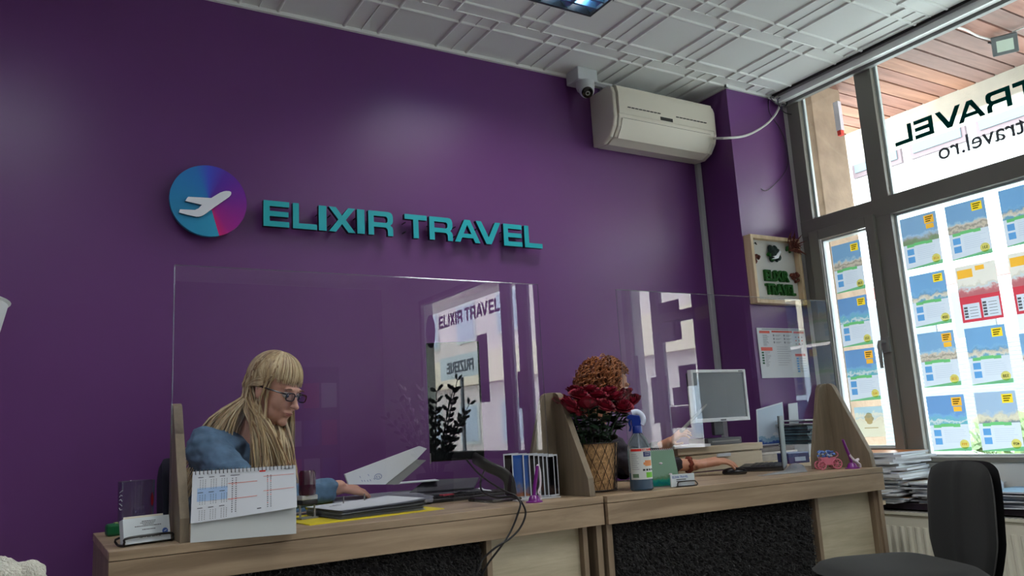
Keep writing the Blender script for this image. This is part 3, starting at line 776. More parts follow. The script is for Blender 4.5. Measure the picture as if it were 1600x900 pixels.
for zt, x0, x1, h_ in ((.055, -.012, .022, .002), (.051, -.016, .02, .0018), (.047, -.010, .016, .0018), (.043, -.030, .036, .002), (.034, -.012, .018, .0022)):
    xx = x0
    while xx < x1:
        w = random.uniform(.002, .005); mb.quad((xx, -.0124, zt), (xx+w, -.0124, zt), (xx+w, -.0124, zt+h_), (xx, -.0124, zt+h_)); xx += w+.0012
mb.text('ELIXIR TRAVEL', .0095, FM(.034, .0215), 0, .0003, 'LEFT', .9); mb.use(ink_b)
c = (.045, .026)
mb.use(ink_b).add([(c[0]+.0075*math.cos(a*PI/8), -.0124, c[1]+.0075*math.sin(a*PI/8)) for a in range(16)], [list(range(16))])
mb.use(mat('emblem_white', (0, 0, 0))).quad((c[0]-.004, -.0128, c[1]-.002), (c[0]+.002, -.0128, c[1]), (c[0]+.005, -.0128, c[1]+.003), (c[0]-.001, -.0128, c[1]+.001))
mb.build('card_stack', None, t)
mb = MB(); mb.T = Matrix.Rotation(R(-10), 4, 'X')
mb.use(paper_c).box((-.048, .016, .02), (.052, .018, .074)).use(mat('teal_card', (40, 120, 140), rough=.5)).box((-.042, .0195, .01), (.055, .022, .071)); mb.build('back_cards', None, t)
# tumbler, upside down
p = atZ(211, 822, ZD)
gl = clear('tumbler_glass', (0.86, 0.88, 0.91), 1.5, .03, 2.2)
t = thing('tumbler', 'clear glass tumbler with a red mark, standing behind the business cards', 'glass', (p.x-.048, 2.42, ZD)); t.scale = (1.08, 1.08, 1.12)
k = 2.42/1239*1.0
mb = MB(); mb.lathe([(.030, .0), (.031, .004), (.026, .02), (.0405, .05), (.0405, .052), (.0425, .14), (.041, .14), (.039, .053), (.025, .026), (.0, .022)], 40); mb.build('glass_body', gl, t, smooth=30)
mb = MB(); mb.lathe([(.0418, .1395), (.0426, .141), (.0410, .141), (.0404, .1395)], 40); mb.build('glass_rim', edge_m, t, smooth=True)
mb = MB()
a0 = math.atan2(-2.42, -p.x)+1.05
pts = [(.0428*math.cos(a0+u), .0428*math.sin(a0+u), z) for u, z in ((-.14, .100), (-.02, .112), (.12, .104), (.16, .088), (.04, .078), (-.10, .084))]
mb.add(pts, [list(range(6))]).build('red_mark', mat('mark_red', (190, 20, 36), rough=.3), t)
mb = MB(); a1 = math.atan2(-2.42, -p.x)-.9
for j, zc in enumerate((.118, .108, .098, .088, .078)): mb.tube([(.043*math.cos(a1+u*.12), .043*math.sin(a1+u*.12), zc+.003*math.sin(u*2+j)) for u in (-1, 0, 1)], .0008, 5)
mb.build('white_print', mat('print_white', (200, 205, 210), rough=.4), t)

# desk calendar (tent)
cl, cr_ = atZ(297, 848.5, ZD), atZ(463, 834, ZD)
ang = math.atan2(cr_.y-cl.y, cr_.x-cl.x); WC = (cr_-cl).length
t = thing('desk_calendar', 'white spiral bound desk calendar standing on the left desk', 'calendar', cl, ang)
HC = .175; bd = .085
MB().prism([(0, 0, 0), (0, bd, 0), (0, bd/2+.002, HC), (0, bd/2-.002, HC)], (WC, 0, 0)).build('stand', mat('card_grey_white', (196, 202, 200), rough=.6), t, bevel=.001)
mb = MB()
def cal(u, v): # u 0..1 along, v 0..1 up the leaf ; the leaf hangs over the sloping front
    y = (bd/2-.002)*(v) - .004-.004*(1-v); return (u*WC, y, v*HC)
# page with a curled lower right corner
vs = []; fs = []; NU, NV = 16, 12
for j in range(NV+1):
    for i in range(NU+1):
        u = i/NU; v = j/NV
        vb = .27+.115*u**1.2 + (1-.27-.115*u**1.2)*v
        q = Vector(cal(.0+u*1.0, vb)); q.y -= .012*max(0, u-.3)*(1-v)**2; q.x += .006*max(0, u-.6)*(1-v)
        vs.append(q); 
for j in range(NV):
    for i in range(NU): fs.append((j*(NU+1)+i, j*(NU+1)+i+1, (j+1)*(NU+1)+i+1, (j+1)*(NU+1)+i))
def page(u, v, d=.0009):
    vb = .27+.115*u**1.2+(1-.27-.115*u**1.2)*v
    q = Vector(cal(u, vb)); q.y -= .012*max(0, u-.3)*(1-v)**2+d; q.x += .006*max(0, u-.6)*(1-v); return q
mb.add(vs, fs).build('page', paper_w, t, smooth=True)
mb = MB()
def pr(m_, u0, u1, v0, v1, d=.0009):
    mb.use(m_); mb.quad(page(u0, v0, d), page(u1, v0, d), page(u1, v1, d), page(u0, v1, d))
blue_t = mat('calendar_blue', (160, 190, 226), rough=.6); red_t = mat('calendar_red', (224, 130, 116), rough=.6); redd = mat('calendar_red_deep', (208, 50, 36), rough=.6); dk = mat('calendar_ink', (54, 60, 74), rough=.6)
pr(blue_t, .05, .335, .40, .66, .0007)
for bi in range(3):
    for ci in range(3):
        v1 = .86-.30*bi; u0 = .055+.102*ci
        pr(dk, u0+.0, u0+.05, v1+.005, v1+.018)
        for r_ in range(6):
            for c_ in range(3): pr(dk, u0+.018+c_*.024, u0+.026+c_*.024, v1-.05-r_*.034, v1-.038-r_*.034)
pr(dk, .36, .45, .865, .878); pr(redd, .64, .70, .90, .935); pr(dk, .88, .96, .925, .935); pr(dk, .62, .66, .10, .12)
for r_ in range(17):
    for u0 in (.375, .41, .715, .745):
        pr(redd if r_ in (3, 10) or (u0 in (.715,) and r_ % 6 == 2) else dk, u0, u0+.012, .80-r_*.043, .815-r_*.043)
for v in (.70, .38): pr(red_t, .34, .62, v, v+.012); pr(red_t, .68, .98, v+.09, v+.10)
mb.build('printed_dates', None, t)
mb = MB()
for k_ in range(26):
    u = .03+.94*k_/25; c = Vector((u*WC, bd/2-.004, HC-.003))
    mb.tube([c+Vector((0, .009*math.cos(a*PI/5), .006*math.sin(a*PI/5))) for a in range(11)], .0011, 5)
mb.build('spiral_binding', mat('spiral_grey', (70, 72, 76), rough=.4, metal=.5), t, smooth=True)

# self inking stamp
p = atZ(476, 809, ZD+.004); t = thing('self_inking_stamp', 'dark plum self-inking stamp beside the desk calendar', 'stamp', (p.x, p.y-.03, ZD+.004), .2); t.scale = (1.28, 1.28, 1.55)
MB().tube([(0, 0, .045), (0, 0, .05), (0, 0, .088), (0, 0, .093)], [.019, .0205, .0205, .017], 24).build('grip', mat('stamp_plum', (64, 14, 44), rough=.2, coat=.5), t, smooth=40)
MB().box((-.021, -.014, .036), (.021, .014, .045)).build('window_band', mat('band_white', (190, 196, 200), rough=.4), t, bevel=.002)
MB().box((-.021, -.014, .026), (.021, .014, .036)).build('collar', bk, t, bevel=.002)
mb = MB()
for x in (-.019, .019): mb.tube([(x, 0, .0), (x, 0, .026)], .0026, 8)
mb.box((-.023, -.014, 0), (.023, -.009, .003)).box((-.023, .009, 0), (.023, .014, .003)); mb.box((-.023, -.014, 0), (-.018, .014, .003)).box((.018, -.014, 0), (.023, .014, .003))
mb.build('foot_frame', mat('clear_grey', (150, 154, 160), rough=.3), t)

# yellow folder with a thick pile of sheets
yel = mat('folder_yellow', (232, 214, 30), rough=.5)
ctr = Vector((0.905, 2.53, ZD)); t = thing('paper_folder', 'open yellow folder with a fanned pile of white sheets on the left desk', 'folder', ctr, R(6))
MB().box((-.235, -.19, 0), (.215, .12, .003)).prism([(-.11, .12, .003), (.215, .12, .003), (.215, .20, .036), (-.10, .20, .036)], (0, -.002, .002)).build('folder_cover', yel, t)
rng = random.Random(3)
for k_ in range(14):
    zf = .0035+k_*.0018; off = .010*k_/14
    mb = MB(); n_ = 10; v_ = []
    jx, jy, ja = rng.uniform(-.004, .004), rng.uniform(-.006, .006), rng.uniform(-.015, .015)
    for j in range(2):
        for i in range(n_+1):
            u = i/n_; x = -.125+u*.29; y = (-.165 if j == 0 else .10)
            z = zf+.0009*k_*(u**2)*1.0+.0015*math.sin(u*5)
            v_.append((x*math.cos(ja)-y*math.sin(ja)+jx, y*math.cos(ja)+x*math.sin(ja)+jy, z))
    f_ = [(i, i+1, n_+1+i+1, n_+1+i) for i in range(n_)]
    mb.add(v_, f_); mb.add([(a, b, c_+.0017) for a, b, c_ in v_], f_)
    mb.add([], [])
    o = mb.build('sheet_pile', paper_w if k_ % 3 else mat('paper_grey', (150, 156, 170), rough=.6), t)
mb = MB()
for q in ((-.02, .05), (.06, .06)): mb.tube([(q[0], q[1], .025), (q[0]+.001, q[1], .055)], .0022, 8)
mb.build('filing_prongs', handle_m, t)
mb = MB().use(dk)
for k_ in range(5): mb.box((-.09+.02*k_, .0+.02*k_, .0308), (-.05+.02*k_, .003+.02*k_, .0312))
mb.build('printed_lines', None, t)

# opened binder block standing behind: the thick white pad
bl = [atY(x, y, 2.62) for x, y in ((539, 741), (545, 757), (602, 757), (642, 735), (667, 718), (667, 701), (656, 697))]
t = thing('paper_pad', 'thick white note pad propped up with a handwritten note in front of the blonde woman', 'note pad', (bl[2].x, 2.62, ZD))
mb = MB().use(paper_w).prism([bl[0], bl[1], bl[2], atY(652, 717, 2.62), bl[5], bl[6]], (0, .012, 0)); mb.build('top_sheet', None, t, True)
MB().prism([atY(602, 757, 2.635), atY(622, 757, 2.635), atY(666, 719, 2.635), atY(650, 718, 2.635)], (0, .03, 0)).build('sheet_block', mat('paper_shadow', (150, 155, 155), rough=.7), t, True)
mb = MB()
for q in ((588, 744), (592, 744), (584, 747), (565, 750), (569, 750), (574, 750), (578, 749), (562, 744), (575, 741)):
    a = atY(q[0], q[1], 2.618); b = atY(q[0]+1.5, q[1]+2.5, 2.618); mb.tube([a, b], .0007, 4)
c = atY(591, 744.5, 2.618); mb.tube([c+Vector((.013*math.cos(a*PI/8), 0, .009*math.sin(a*PI/8))) for a in range(17)], .0006, 4)
mb.build('handwriting', ink_b, t, True)
# grey ring binder lying under it
gy = mat('binder_grey', (128, 132, 142), rough=.5); gyd = mat('binder_dark', (58, 60, 68), rough=.5)
t = thing('ring_binder', 'flat grey folder cover lying under the propped note pad', 'binder', (1.0, 2.66, ZD), R(3))
MB().prism([(-.14, -.05, .012), (.19, -.10, .006), (.25, .0, .008), (.2, .1, .03), (-.1, .1, .03)], (0, 0, .012)).build('binder_cover', gy, t, bevel=.003)
MB().box((-.13, -.02, .0), (.17, .09, .012)).build('binder_sheets', paper_w, t)
t = thing('ring_binder', 'dark grey opened file tray behind the papers, left of the black monitor', 'binder', (1.27, 2.70, ZD), R(-8))
MB().prism([(-.1, 0, .03), (.14, -.02, .03), (.19, .06, .06), (-.02, .07, .065)], (0, .0, .006)).build('binder_cover', gyd, t)
MB().prism([(-.12, -.03, .0), (.16, -.05, .0), (.18, .05, .0), (-.08, .07, .0)], (0, .0, .028)).build('file_block', gyd, t, bevel=.004)
MB().prism([(-.15, .03, .066), (.02, .02, .067), (.02, .07, .069), (-.12, .07, .069)], (0, 0, .003)).build('loose_sheet', paper_w, t)
# keyboard
p = atZ(670, 787, ZD); t = thing('keyboard', 'flat black keyboard lying in front of the left monitor', 'keyboard', (p.x+.005, p.y-.0, ZD), R(-2))
MB().box((0, -.005, 0), (.36, .13, .014)).build('keyboard_case', bk, t, bevel=.004)
mb = MB()
for r_ in range(5):
    for c_ in range(16): mb.box((.01+c_*.0215, .006+r_*.023, .014), (.01+c_*.0215+.018, .006+r_*.023+.019, .0185))
mb.build('keycaps', mat('key_black', (26, 26, 28), rough=.5), t)
t = thing('loose_paper', 'crumpled white sheet lying on the black keyboard', 'paper', (p.x+.12, p.y+.03, ZD+.019), R(5))
mb = MB(); v_ = []
for j in range(5):
    for i in range(9): v_.append((i*.02, j*.018, .004+.004*math.sin(i*1.3+j)+.003*math.cos(j*2+i*.5)))
mb.add(v_, [(j*9+i, j*9+i+1, (j+1)*9+i+1, (j+1)*9+i) for j in range(4) for i in range(8)]).build('sheet', paper_w, t, smooth=True)
MB().box((-.05, .0, -.0), (-.005, .05, .004)).build('red_slip', mat('slip_red', (200, 70, 84), rough=.5), t)

# left monitor, seen from behind
p0, p1 = atY(672, 722, 2.62), atY(757, 714, 2.54)
t0_, t1_ = atY(668, 536, 2.62), atY(752, 524, 2.54)
t = thing('computer_monitor', 'glossy black computer monitor seen from the back on the left desk', 'monitor', (1.42, 2.55, ZD))
dirv = (Vector((p1.x, p1.y, 0))-Vector((p0.x, p0.y, 0))).normalized(); nb = Vector((-dirv.y, dirv.x, 0))
gb = mat('monitor_gloss_black', (8, 10, 12), rough=.12, spec=.25)
a, b = Vector((p0.x, p0.y, p0.z)), Vector((p1.x, p1.y, p0.z)); zt = t0_.z
MB().prism([a, b, Vector((b.x, b.y, zt)), Vector((a.x, a.y, zt))], nb*.03).build('monitor_back', gb, t, True, bevel=.004)
MB().prism([a+nb*.03+Vector((0, 0, .01)), b+nb*.03+Vector((0, 0, .01)), Vector((b.x, b.y, zt-.01))+nb*.03, Vector((a.x, a.y, zt-.01))+nb*.03], nb*.004).build('screen', mat('screen_glow_off', (60, 70, 84), rough=.2), t, True)
arm = [atY(x, y, Y) for x, y, Y in ((742, 716, 2.52), (752, 722, 2.47), (765, 730, 2.44), (783, 738, 2.42), (795, 750, 2.41), (798, 768, 2.41))]
arm[-1].z = ZD+.02
mb = MB().tube(smooth_path(arm, 5), [.012]*26, 12, rb=1.8); mb.build('stand_arm', bk, t, True, smooth=True)
c = Vector((arm[-1].x, arm[-1].y, ZD))
MB().prism([(c.x-.09, c.y-.03, ZD), (c.x+.02, c.y-.04, ZD), (c.x+.03, c.y+.10, ZD), (c.x-.10, c.y+.13, ZD)], (0, 0, .012)).build('stand_foot', bk, t, True, bevel=.004)
MB().prism([a+Vector((0, 0, -.006)), a+dirv*.004+Vector((0, 0, -.006)), a+dirv*.004+Vector((0, 0, .03)), a+Vector((0, 0, .03))], nb*-.002).build('port_cover', handle_m, t, True)
# cables over the desk edge
def cab2(P, label): return cable([atY(x, y, Y) for x, y, Y in P], .0032, bk, label)
cab2([(729, 718, 2.50), (745, 737, 2.42), (765, 753, 2.32), (790, 768, 2.235), (806, 775, 2.20), (818, 790, 2.185), (821, 805, 2.18), (812, 826, 2.18), (796, 842, 2.18), (775, 855, 2.18), (755, 873, 2.20), (750, 884, 2.20), (742, 905, 2.2)], 'black monitor cable curving farthest right over the desk edge')
cab2([(757, 735, 2.45), (751, 752, 2.38), (754, 768, 2.30), (775, 777, 2.25), (800, 776, 2.21), (813, 785, 2.185), (808, 806, 2.18), (797, 832, 2.18), (782, 855, 2.18), (763, 880, 2.19), (750, 905, 2.2)], 'black monitor cable looping beside the keyboard and over the desk edge')

# postcards in a rack
rk0 = atZ(810, 784, ZD); t = thing('postcard_rack', 'rack of white edged postcards beside the second wooden bracket', 'postcard rack', (rk0.x, rk0.y-.0, ZD), R(-3))
MB().box((-.003, .0, 0), (.165, .10, .004)).build('rack_base', gw, t)
MB().box((.0, .098, 0), (.165, .10, .07)).build('rack_back', gw, t)
cardm = [paper('pc1', (0, 0, 0), 0, ((14, 12, 14), (30, 14, 12), (90, 36, 16), (20, 12, 12))), paper('pc2', (0, 0, 0), 0, ((180, 120, 80), (150, 90, 60), (90, 110, 150), (40, 90, 170))),
         paper('pc3', (0, 0, 0), 0, ((16, 16, 20), (60, 48, 44), (20, 20, 26), (12, 12, 14)))]
xs_ = [0, .028, .067, .086, .100, .113, .125, .135]
for i, x in enumerate(xs_):
    w_ = .105; y_ = .012+.009*i
    o = thing('postcard', ['postcard at the left end of the rack, mostly dark', 'postcard of a stone village under a blue sky, second in the rack', 'postcard third from the left in the rack', 'postcard fourth from the left in the rack', 'postcard fifth from the left in the rack', 'postcard sixth from the left in the rack', 'postcard seventh from the left in the rack', 'postcard at the right end of the rack'][i], 'postcard', Vector((rk0.x, rk0.y, ZD+.0042))+Vector((x, .095-.011*i if False else .085-.009*i, 0)), R(-3), 'postcards in the rack')
    wd = .06 if i < 7 else .03
    yy = 0
    MB().box((0, -.0006, 0), (max(wd, .03), .0006, .152-.002*i)).build('card', paper_w, o)
    MB().quad((.004, -.0009, .005), (max(wd, .03)-.003, -.0009, .005), (max(wd, .03)-.003, -.0009, .147-.002*i), (.004, -.0009, .147-.002*i)).build('card_photo', cardm[[0, 1, 1, 2, 2, 0, 2, 2][i]], o)
# purple toy with suction foot
purp = mat('toy_purple', (112, 12, 120), rough=.3, coat=.3); toyw = mat('toy_white', (216, 206, 214), rough=.35)
def toothbrush(loc, rz, label, s=1.0, lean=1, fat=1):
    t = thing('toy_brush_holder', label, 'toy', loc, rz)
    mb = MB(); mb.lathe([(0, 0), (.028*s, 0), (.028*s, .003), (.020*s, .006), (.017*s, .014*s), (.012*s, .022*s), (.0, .024*s)], 28); mb.build('suction_foot', purp, t, smooth=40)
    MB().tube([(0, 0, .018*s), (.005*lean*s, 0, .05*s), (.014*lean*s, 0, .085*s), (.020*lean*s, 0, .115*s)], [.0055*s, .0065*s, .006*s, .005*s], 12).build('handle', purp, t, smooth=True)
    MB().tube(smooth_path([(.018*s, -.004, .004), (.022*s, -.006, .018*s), (.014*s, -.006, .03*s), (.024*s, -.004, .05*s), (.028*s, -.002, .085*s), (.026*s, 0, .11*s), (.020*s, 0, .118*s)] if fat == 1 else [(.030*s, -.014, .004), (.026*s, -.016, .014*s), (.012*s, -.014, .026*s), (.024*s, -.014, .034*s), (.010*s, -.008, .030*s), (-.006*s, -.004, .045*s), (-.012*s, -.002, .055*s)]), .0036*s*fat, 8).build('white_figure', toyw, t, smooth=True)
    return t
toothbrush(atZ(838, 785, ZD)+Vector((0, .012, 0)), R(0), 'purple toy stand with white figure in front of the postcards')
# ---------------------------------------------------------------- right desk things
p = atZ(928, 770, ZD); BC = Vector((1.775, 2.40, ZD))
t = thing('flower_basket', 'burlap lined wire basket pot on the desk, full of dark red roses', 'flower pot', BC)
burlap = mat('burlap', (192, 152, 106), rough=.9, var=.35, vscale=90, bump=.5, bscale=400)
mb = MB(); mb.lathe([(0, .004), (.062, .004), (.066, .02), (.083, .17), (.080, .17), (.06, .02), (0, .018)], 40); mb.build('burlap_liner', burlap, t, smooth=40)
mb = MB(); wire = mat('wire_dark', (44, 36, 30), rough=.6)
def rad(z): return .0695+(z-.0)*.105
for z, r_ in ((.172, .0022), (.006, .002)):
    mb.tube([(rad(z)*math.cos(a*PI/20), rad(z)*math.sin(a*PI/20), z) for a in range(41)], r_, 6)
for k_ in range(4):
    a = k_*PI/2-1.15; mb.tube([(rad(z)*1.0*math.cos(a), rad(z)*math.sin(a), z) for z in (.004, .09, .172)], .0022, 6)
NC = 16
for k_ in range(NC):
    for s in (-1, 1):
        P = []
        for i in range(25):
            z = .008+.162*i/24; ph = (z/.034) % 2
            tri = abs(((z/.036)+ (0 if s > 0 else 0)) % 2-1)
            a = (k_+ s*tri*.5)*2*PI/NC
            P.append((rad(z)*math.cos(a), rad(z)*math.sin(a), z))
        mb.tube(P, .0011, 4)
mb.build('wire_mesh', wire, t, smooth=True)
MB().lathe([(0, .155), (.078, .155)], 30).build('flower_foam', mat('foam_dark', (14, 26, 16), rough=.9), t)
# roses
rose_m = mat('rose_petal', (134, 8, 42), rough=.6, var=.2, vscale=60)
rose_d = mat('rose_petal_dark', (92, 3, 26), rough=.6, var=.2, vscale=60)
leaf_m = mat('leaf_green', (16, 38, 20), rough=.5, var=.4, vscale=50); stem_m = mat('stem_green', (42, 74, 40), rough=.6)
def bloom(seed):
    rg = random.Random(seed); mb = MB()
    spec = ((3, .006, .040, .000, .8), (3, .011, .040, .001, .95), (4, .017, .039, .003, .85), (5, .023, .036, .005, .75), (5, .029, .030, .008, .8), (6, .033, .022, .010, .72))
    for ring, (n_, r0, h0, roll, hw) in enumerate(spec):
        for i in range(n_):
            a0 = 2*PI*i/n_+ring*.8+rg.uniform(-.12, .12); hh = h0*rg.uniform(.92, 1.06)
            mb.use(rose_m if (ring+i) % 3 else rose_d)
            v_ = []; NU, NV = 8, 7
            for j in range(NV+1):
                v = j/NV
                for k_ in range(NU+1):
                    u = k_/NU*2-1
                    rr = r0*(.25+.75*math.sin(min(1, v*1.5)*PI/2))+roll*max(0, v-.6)**2*6.2*(1-.35*u*u)
                    z = hh*v*(1-.20*u*u)-roll*max(0, v-.75)**2*5
                    a = a0+u*hw*1.15*(.35+.65*math.sin(min(1, v*1.3)*PI/2))
                    rr += .0012*u*(1 if i % 2 else -1)+.001*math.sin(u*6+i*2+ring)
                    v_.append((rr*math.cos(a), rr*math.sin(a), z-.016))
            mb.add(v_, [(j*(NU+1)+k_, j*(NU+1)+k_+1, (j+1)*(NU+1)+k_+1, (j+1)*(NU+1)+k_) for j in range(NV) for k_ in range(NU)])
    mb.use(rose_d).ell((0, 0, .0), (.010, .010, .016), 10, 8)
    return mb
blooms = [bloom(i) for i in range(3)]
rose_px = [(889, 633, 2.33), (918, 631, 2.32), (945, 634, 2.31), (973, 636, 2.325), (905, 618, 2.36), (934, 619, 2.365), (962, 622, 2.36), (986, 627, 2.37), (880, 627, 2.40), (922, 611, 2.42), (950, 613, 2.42), (975, 618, 2.42), (900, 612, 2.45), (895, 640, 2.345)]
rl = ['at the front left of the bouquet', 'in the front row, second from left', 'in the front row under the curly hair', 'at the front right, left of the spray bottle', 'in the second row at the left', 'in the second row at the middle', 'in the second row right of middle', 'at the far right beside the blue spray head', 'at the far left edge by the wooden bracket', 'in the back row in front of the curly hair', 'in the back row in front of the chin', 'in the back row at the right', 'at the back left of the bouquet', 'lowest at the front left, over the leaves']
for i, (x, y, Y) in enumerate(rose_px):
    pz = atY(x, y, Y); rg = random.Random(i+50)
    t = thing('rose', 'dark red rose bloom '+rl[i], 'rose', pz, 0, 'dark red roses in the basket', rot=(rg.uniform(.25, .55)*(1 if Y < 2.36 else .5), (pz.x-BC.x)*3.5, rg.uniform(0, 6)))
    sc_ = 1.0
    b_ = blooms[i % 3]; mb = MB(); mb.mats = list(b_.mats); mb.v = list(b_.v); mb.f = b_.f; mb.m = b_.m
    mb.build('petals', None, t, smooth=True)
    foot = Vector((BC.x+(pz.x-BC.x)*.35, BC.y+(pz.y-BC.y)*.3, ZD+.15))
    MB().tube(smooth_path([pz+Vector((0, 0, -.008)), (pz+foot)/2+Vector((0, 0, .01)), foot]), .003, 7).build('stem', stem_m, t, True, smooth=True)
    mb = MB()
    for k_ in range(9):
        q = foot.lerp(pz, rg.uniform(.15, .85)); a = rg.uniform(0, 2*PI); L = rg.uniform(.035, .06)
        a = a if k_ % 2 else -PI/2+rg.uniform(-1.2, 1.2)
        d = Vector((math.cos(a), math.sin(a), rg.uniform(-.3, .5))).normalized(); sd = d.cross(Vector((0, 0, 1))).normalized(); w_ = L*.3
        up_ = Vector((0, 0, .006))
        mb.add([q, q+d*L*.35+sd*w_-up_*.3, q+d*L*.7+sd*w_*.8, q+d*L-up_, q+d*L*.7-sd*w_*.8, q+d*L*.35-sd*w_-up_*.3, q+d*L*.4+up_, q+d*L*.72+up_*.7],
               [(0, 1, 6), (1, 2, 7, 6), (2, 3, 7), (3, 4, 7), (4, 5, 6, 7), (5, 0, 6)])
    mb.build('leaves', leaf_m, t, True, smooth=True)

# spray bottle
p = (atZ(990, 768, ZD)+atZ(1031, 765, ZD))/2
BX, BY = 1.868, 2.262
t = thing('spray_bottle', 'clear sanitizer spray bottle with blue liquid and blue spray head', 'bottle', (BX, BY, ZD), R(-38))
rb_ = .041
cb = mat('bottle_clear', (190, 205, 215), rough=.08)
p_ = cb.node_tree.nodes['Principled BSDF']; p_.inputs['Transmission Weight'].default_value = .85; p_.inputs['IOR'].default_value = 1.15
mb = MB(); mb.lathe([(0, 0), (.036, 0), (rb_, .006), (rb_, .145), (.039, .158), (.030, .180), (.018, .196), (.0145, .20), (.0145, .215), (.012, .215)], 40); mb.build('bottle_body', cb, t, smooth=40)
lq = mat('liquid_blue', (0, 92, 132), rough=.1)
mb = MB(); mb.lathe([(0, .003), (.035, .003), (.0395, .008), (.0395, .062), (0, .062)], 36); mb.build('blue_liquid', lq, t, smooth=40)
MB().tube([(0, 0, .02), (.002, 0, .21)], .0022, 8).build('dip_tube', toyw, t)
blu = mat('spray_blue', (16, 44, 132), rough=.3)
mb = MB(); mb.lathe([(.0, .20), (.0175, .20), (.0175, .222), (.015, .226), (0, .226)], 28); mb.build('screw_collar', blu, t, smooth=40)
MB().prism([(-.018, -.0095, .224), (.016, -.0095, .224), (.016, -.0095, .240), (.012, -.0095, .262), (-.02, -.0095, .268), (-.033, -.0095, .262), (-.034, -.0095, .252), (-.018, -.0095, .248)], (0, .019, 0)).build('spray_head', blu, t, bevel=.003)
MB().tube(smooth_path([(.017, 0, .230), (.024, 0, .245), (.020, 0, .262), (.004, 0, .275), (-.014, 0, .272)]), [.0105]*25, 12).build('head_cover', mat('spray_white', (205, 214, 235), rough=.35), t, smooth=True)
MB().tube(smooth_path([(-.022, 0, .25), (-.026, 0, .235), (-.022, 0, .222), (-.027, 0, .208)]), .004, 8).build('trigger', blu, t, smooth=True)
lb = mat('label_white', (206, 212, 208), rough=.4)
def cyl_patch(mb, a0, a1, z0, z1, r_, n_=12):
    v_ = []
    for i in range(n_+1):
        a = a0+(a1-a0)*i/n_; v_ += [(r_*math.cos(a), r_*math.sin(a), z0), (r_*math.cos(a), r_*math.sin(a), z1)]
    mb.add(v_, [(2*i, 2*i+2, 2*i+3, 2*i+1) for i in range(n_)])
fa = math.atan2(-BY, -BX)-R(-38)+R(12)     # label faces the visitor
mb = MB().use(lb); cyl_patch(mb, fa-1.15, fa+1.15, .040, .148, rb_+.0006, 24)
L2 = rb_+.0011
def lab(c, u0, u1, v0, v1): mb.use(c); cyl_patch(mb, fa-1.15+2.3*u0, fa-1.15+2.3*u1, .040+.108*v0, .040+.108*v1, L2, 8)
lab(mat('label_red', (206, 44, 34), rough=.4), .08, .97, .90, .98); lab(mat('label_navy', (24, 40, 96), rough=.4), .56, .95, .72, .88); lab(mat('label_skin', (216, 140, 84), rough=.5), .60, .93, .42, .60)
lab(mat('label_skin', 0), .54, .66, .46, .54); lab(mat('label_leaf', (110, 190, 50), rough=.4), .62, .95, .05, .22); lab(mat('label_mid', (90, 120, 90), rough=.5), .10, .34, .06, .18)
for k_ in range(4): lab(ink, .50+k_*.125, .59+k_*.125, .27, .33)
for k_ in range(9): lab(pr_k, .10, .30+.12*((k_*7) % 3)/3, .80-k_*.06, .812-k_*.06)
for k_ in range(2): lab(lb, .62, .62+.25-.05*k_, .83-k_*.06, .845-k_*.06)
mb.build('bottle_label', None, t)
mb = MB().use(lb)
for i, ch in enumerate('SANIT'):
    a = fa-1.15+2.3*(.50+.062*i); c = Vector((math.cos(a)*(L2+.0004), math.sin(a)*(L2+.0004), .1385))
    tn = Vector((-math.sin(a), math.cos(a), 0)); M_ = Matrix(((tn.x, 0, math.cos(a), c.x), (tn.y, 0, math.sin(a), c.y), (0, 1, 0, c.z), (0, 0, 0, 1)))
    mb.text(ch, .0085, M_, 0, .0003)
mb.build('label_brand_text', None, t)

# green tent calendar with a card holder in front
p = atZ(1058, 764, ZD); t = thing('tent_calendar', 'small spiral bound tent calendar with a green sea picture', 'calendar', (1.972, 2.275, ZD), R(-22))
MB().prism([(-.055, 0, 0), (-.055, .08, 0), (-.055, .042, .13), (-.055, .038, .13)], (.125, 0, 0)).build('stand', mat('card_grey_white', (0,)*3), t)
sea = paper('sea_print', (0, 0, 0), 0, ((34, 110, 84), (24, 104, 108), (38, 130, 110), (90, 120, 90), (120, 150, 130)))
MB().quad((-.058, -.003, .006), (.071, -.003, .006), (.068, .036, .133), (-.06, .036, .133)).build('picture_page', sea, t)
mb = MB()
for k_ in range(16):
    c = Vector((-.052+k_*.0077, .04, .132)); mb.tube([c+Vector((0, .006*math.cos(a*PI/4), .005*math.sin(a*PI/4))) for a in range(9)], .0009, 4)
mb.build('spiral_binding', toyw, t)
mb = MB().use(toyw)
for q in ((.01, .085), (.04, .045)): mb.ell((q[0], -.003+.036*(q[1]/.13)-.001, q[1]), (.007, .002, .0035), 10, 6)
mb.build('printed_boats', None, t)
t = thing('card_holder', 'wire holder with a white shop card in front of the green calendar', 'card holder', (2.015, 2.214, ZD), R(-12))
mb = MB().use(cd).box((-.042, .004, .003), (.055, .010, .046)).use(ink_b)
mb.text('ELIXIR TRAVEL', .0105, Matrix(((1, 0, 0, -.036), (0, 0, -1, .0036), (0, 1, 0, .033), (0, 0, 0, 1))), 0, .0002, 'LEFT', .95)
mb.use(ink)
for k_ in range(2): mb.quad((-.02, .0036, .026-k_*.006), (.02, .0036, .026-k_*.006), (.02, .0036, .0285-k_*.006), (-.02, .0036, .0285-k_*.006))
mb.build('card_stack', None, t)
P = [(-.02, -.002, .004), (-.018, -.002, .016), (-.008, -.002, .020), (.046, -.002, .020), (.056, -.002, .016), (.057, -.002, .004), (-.02, -.002, .004)]
mb = MB().tube(smooth_path(P, 4), .0022, 8); mb.tube([(-.02, -.002, .003), (-.03, .03, .003)], .002, 6); mb.tube([(.057, -.002, .003), (.057, .03, .003)], .002, 6); mb.build('wire_holder', bk, t, smooth=True)

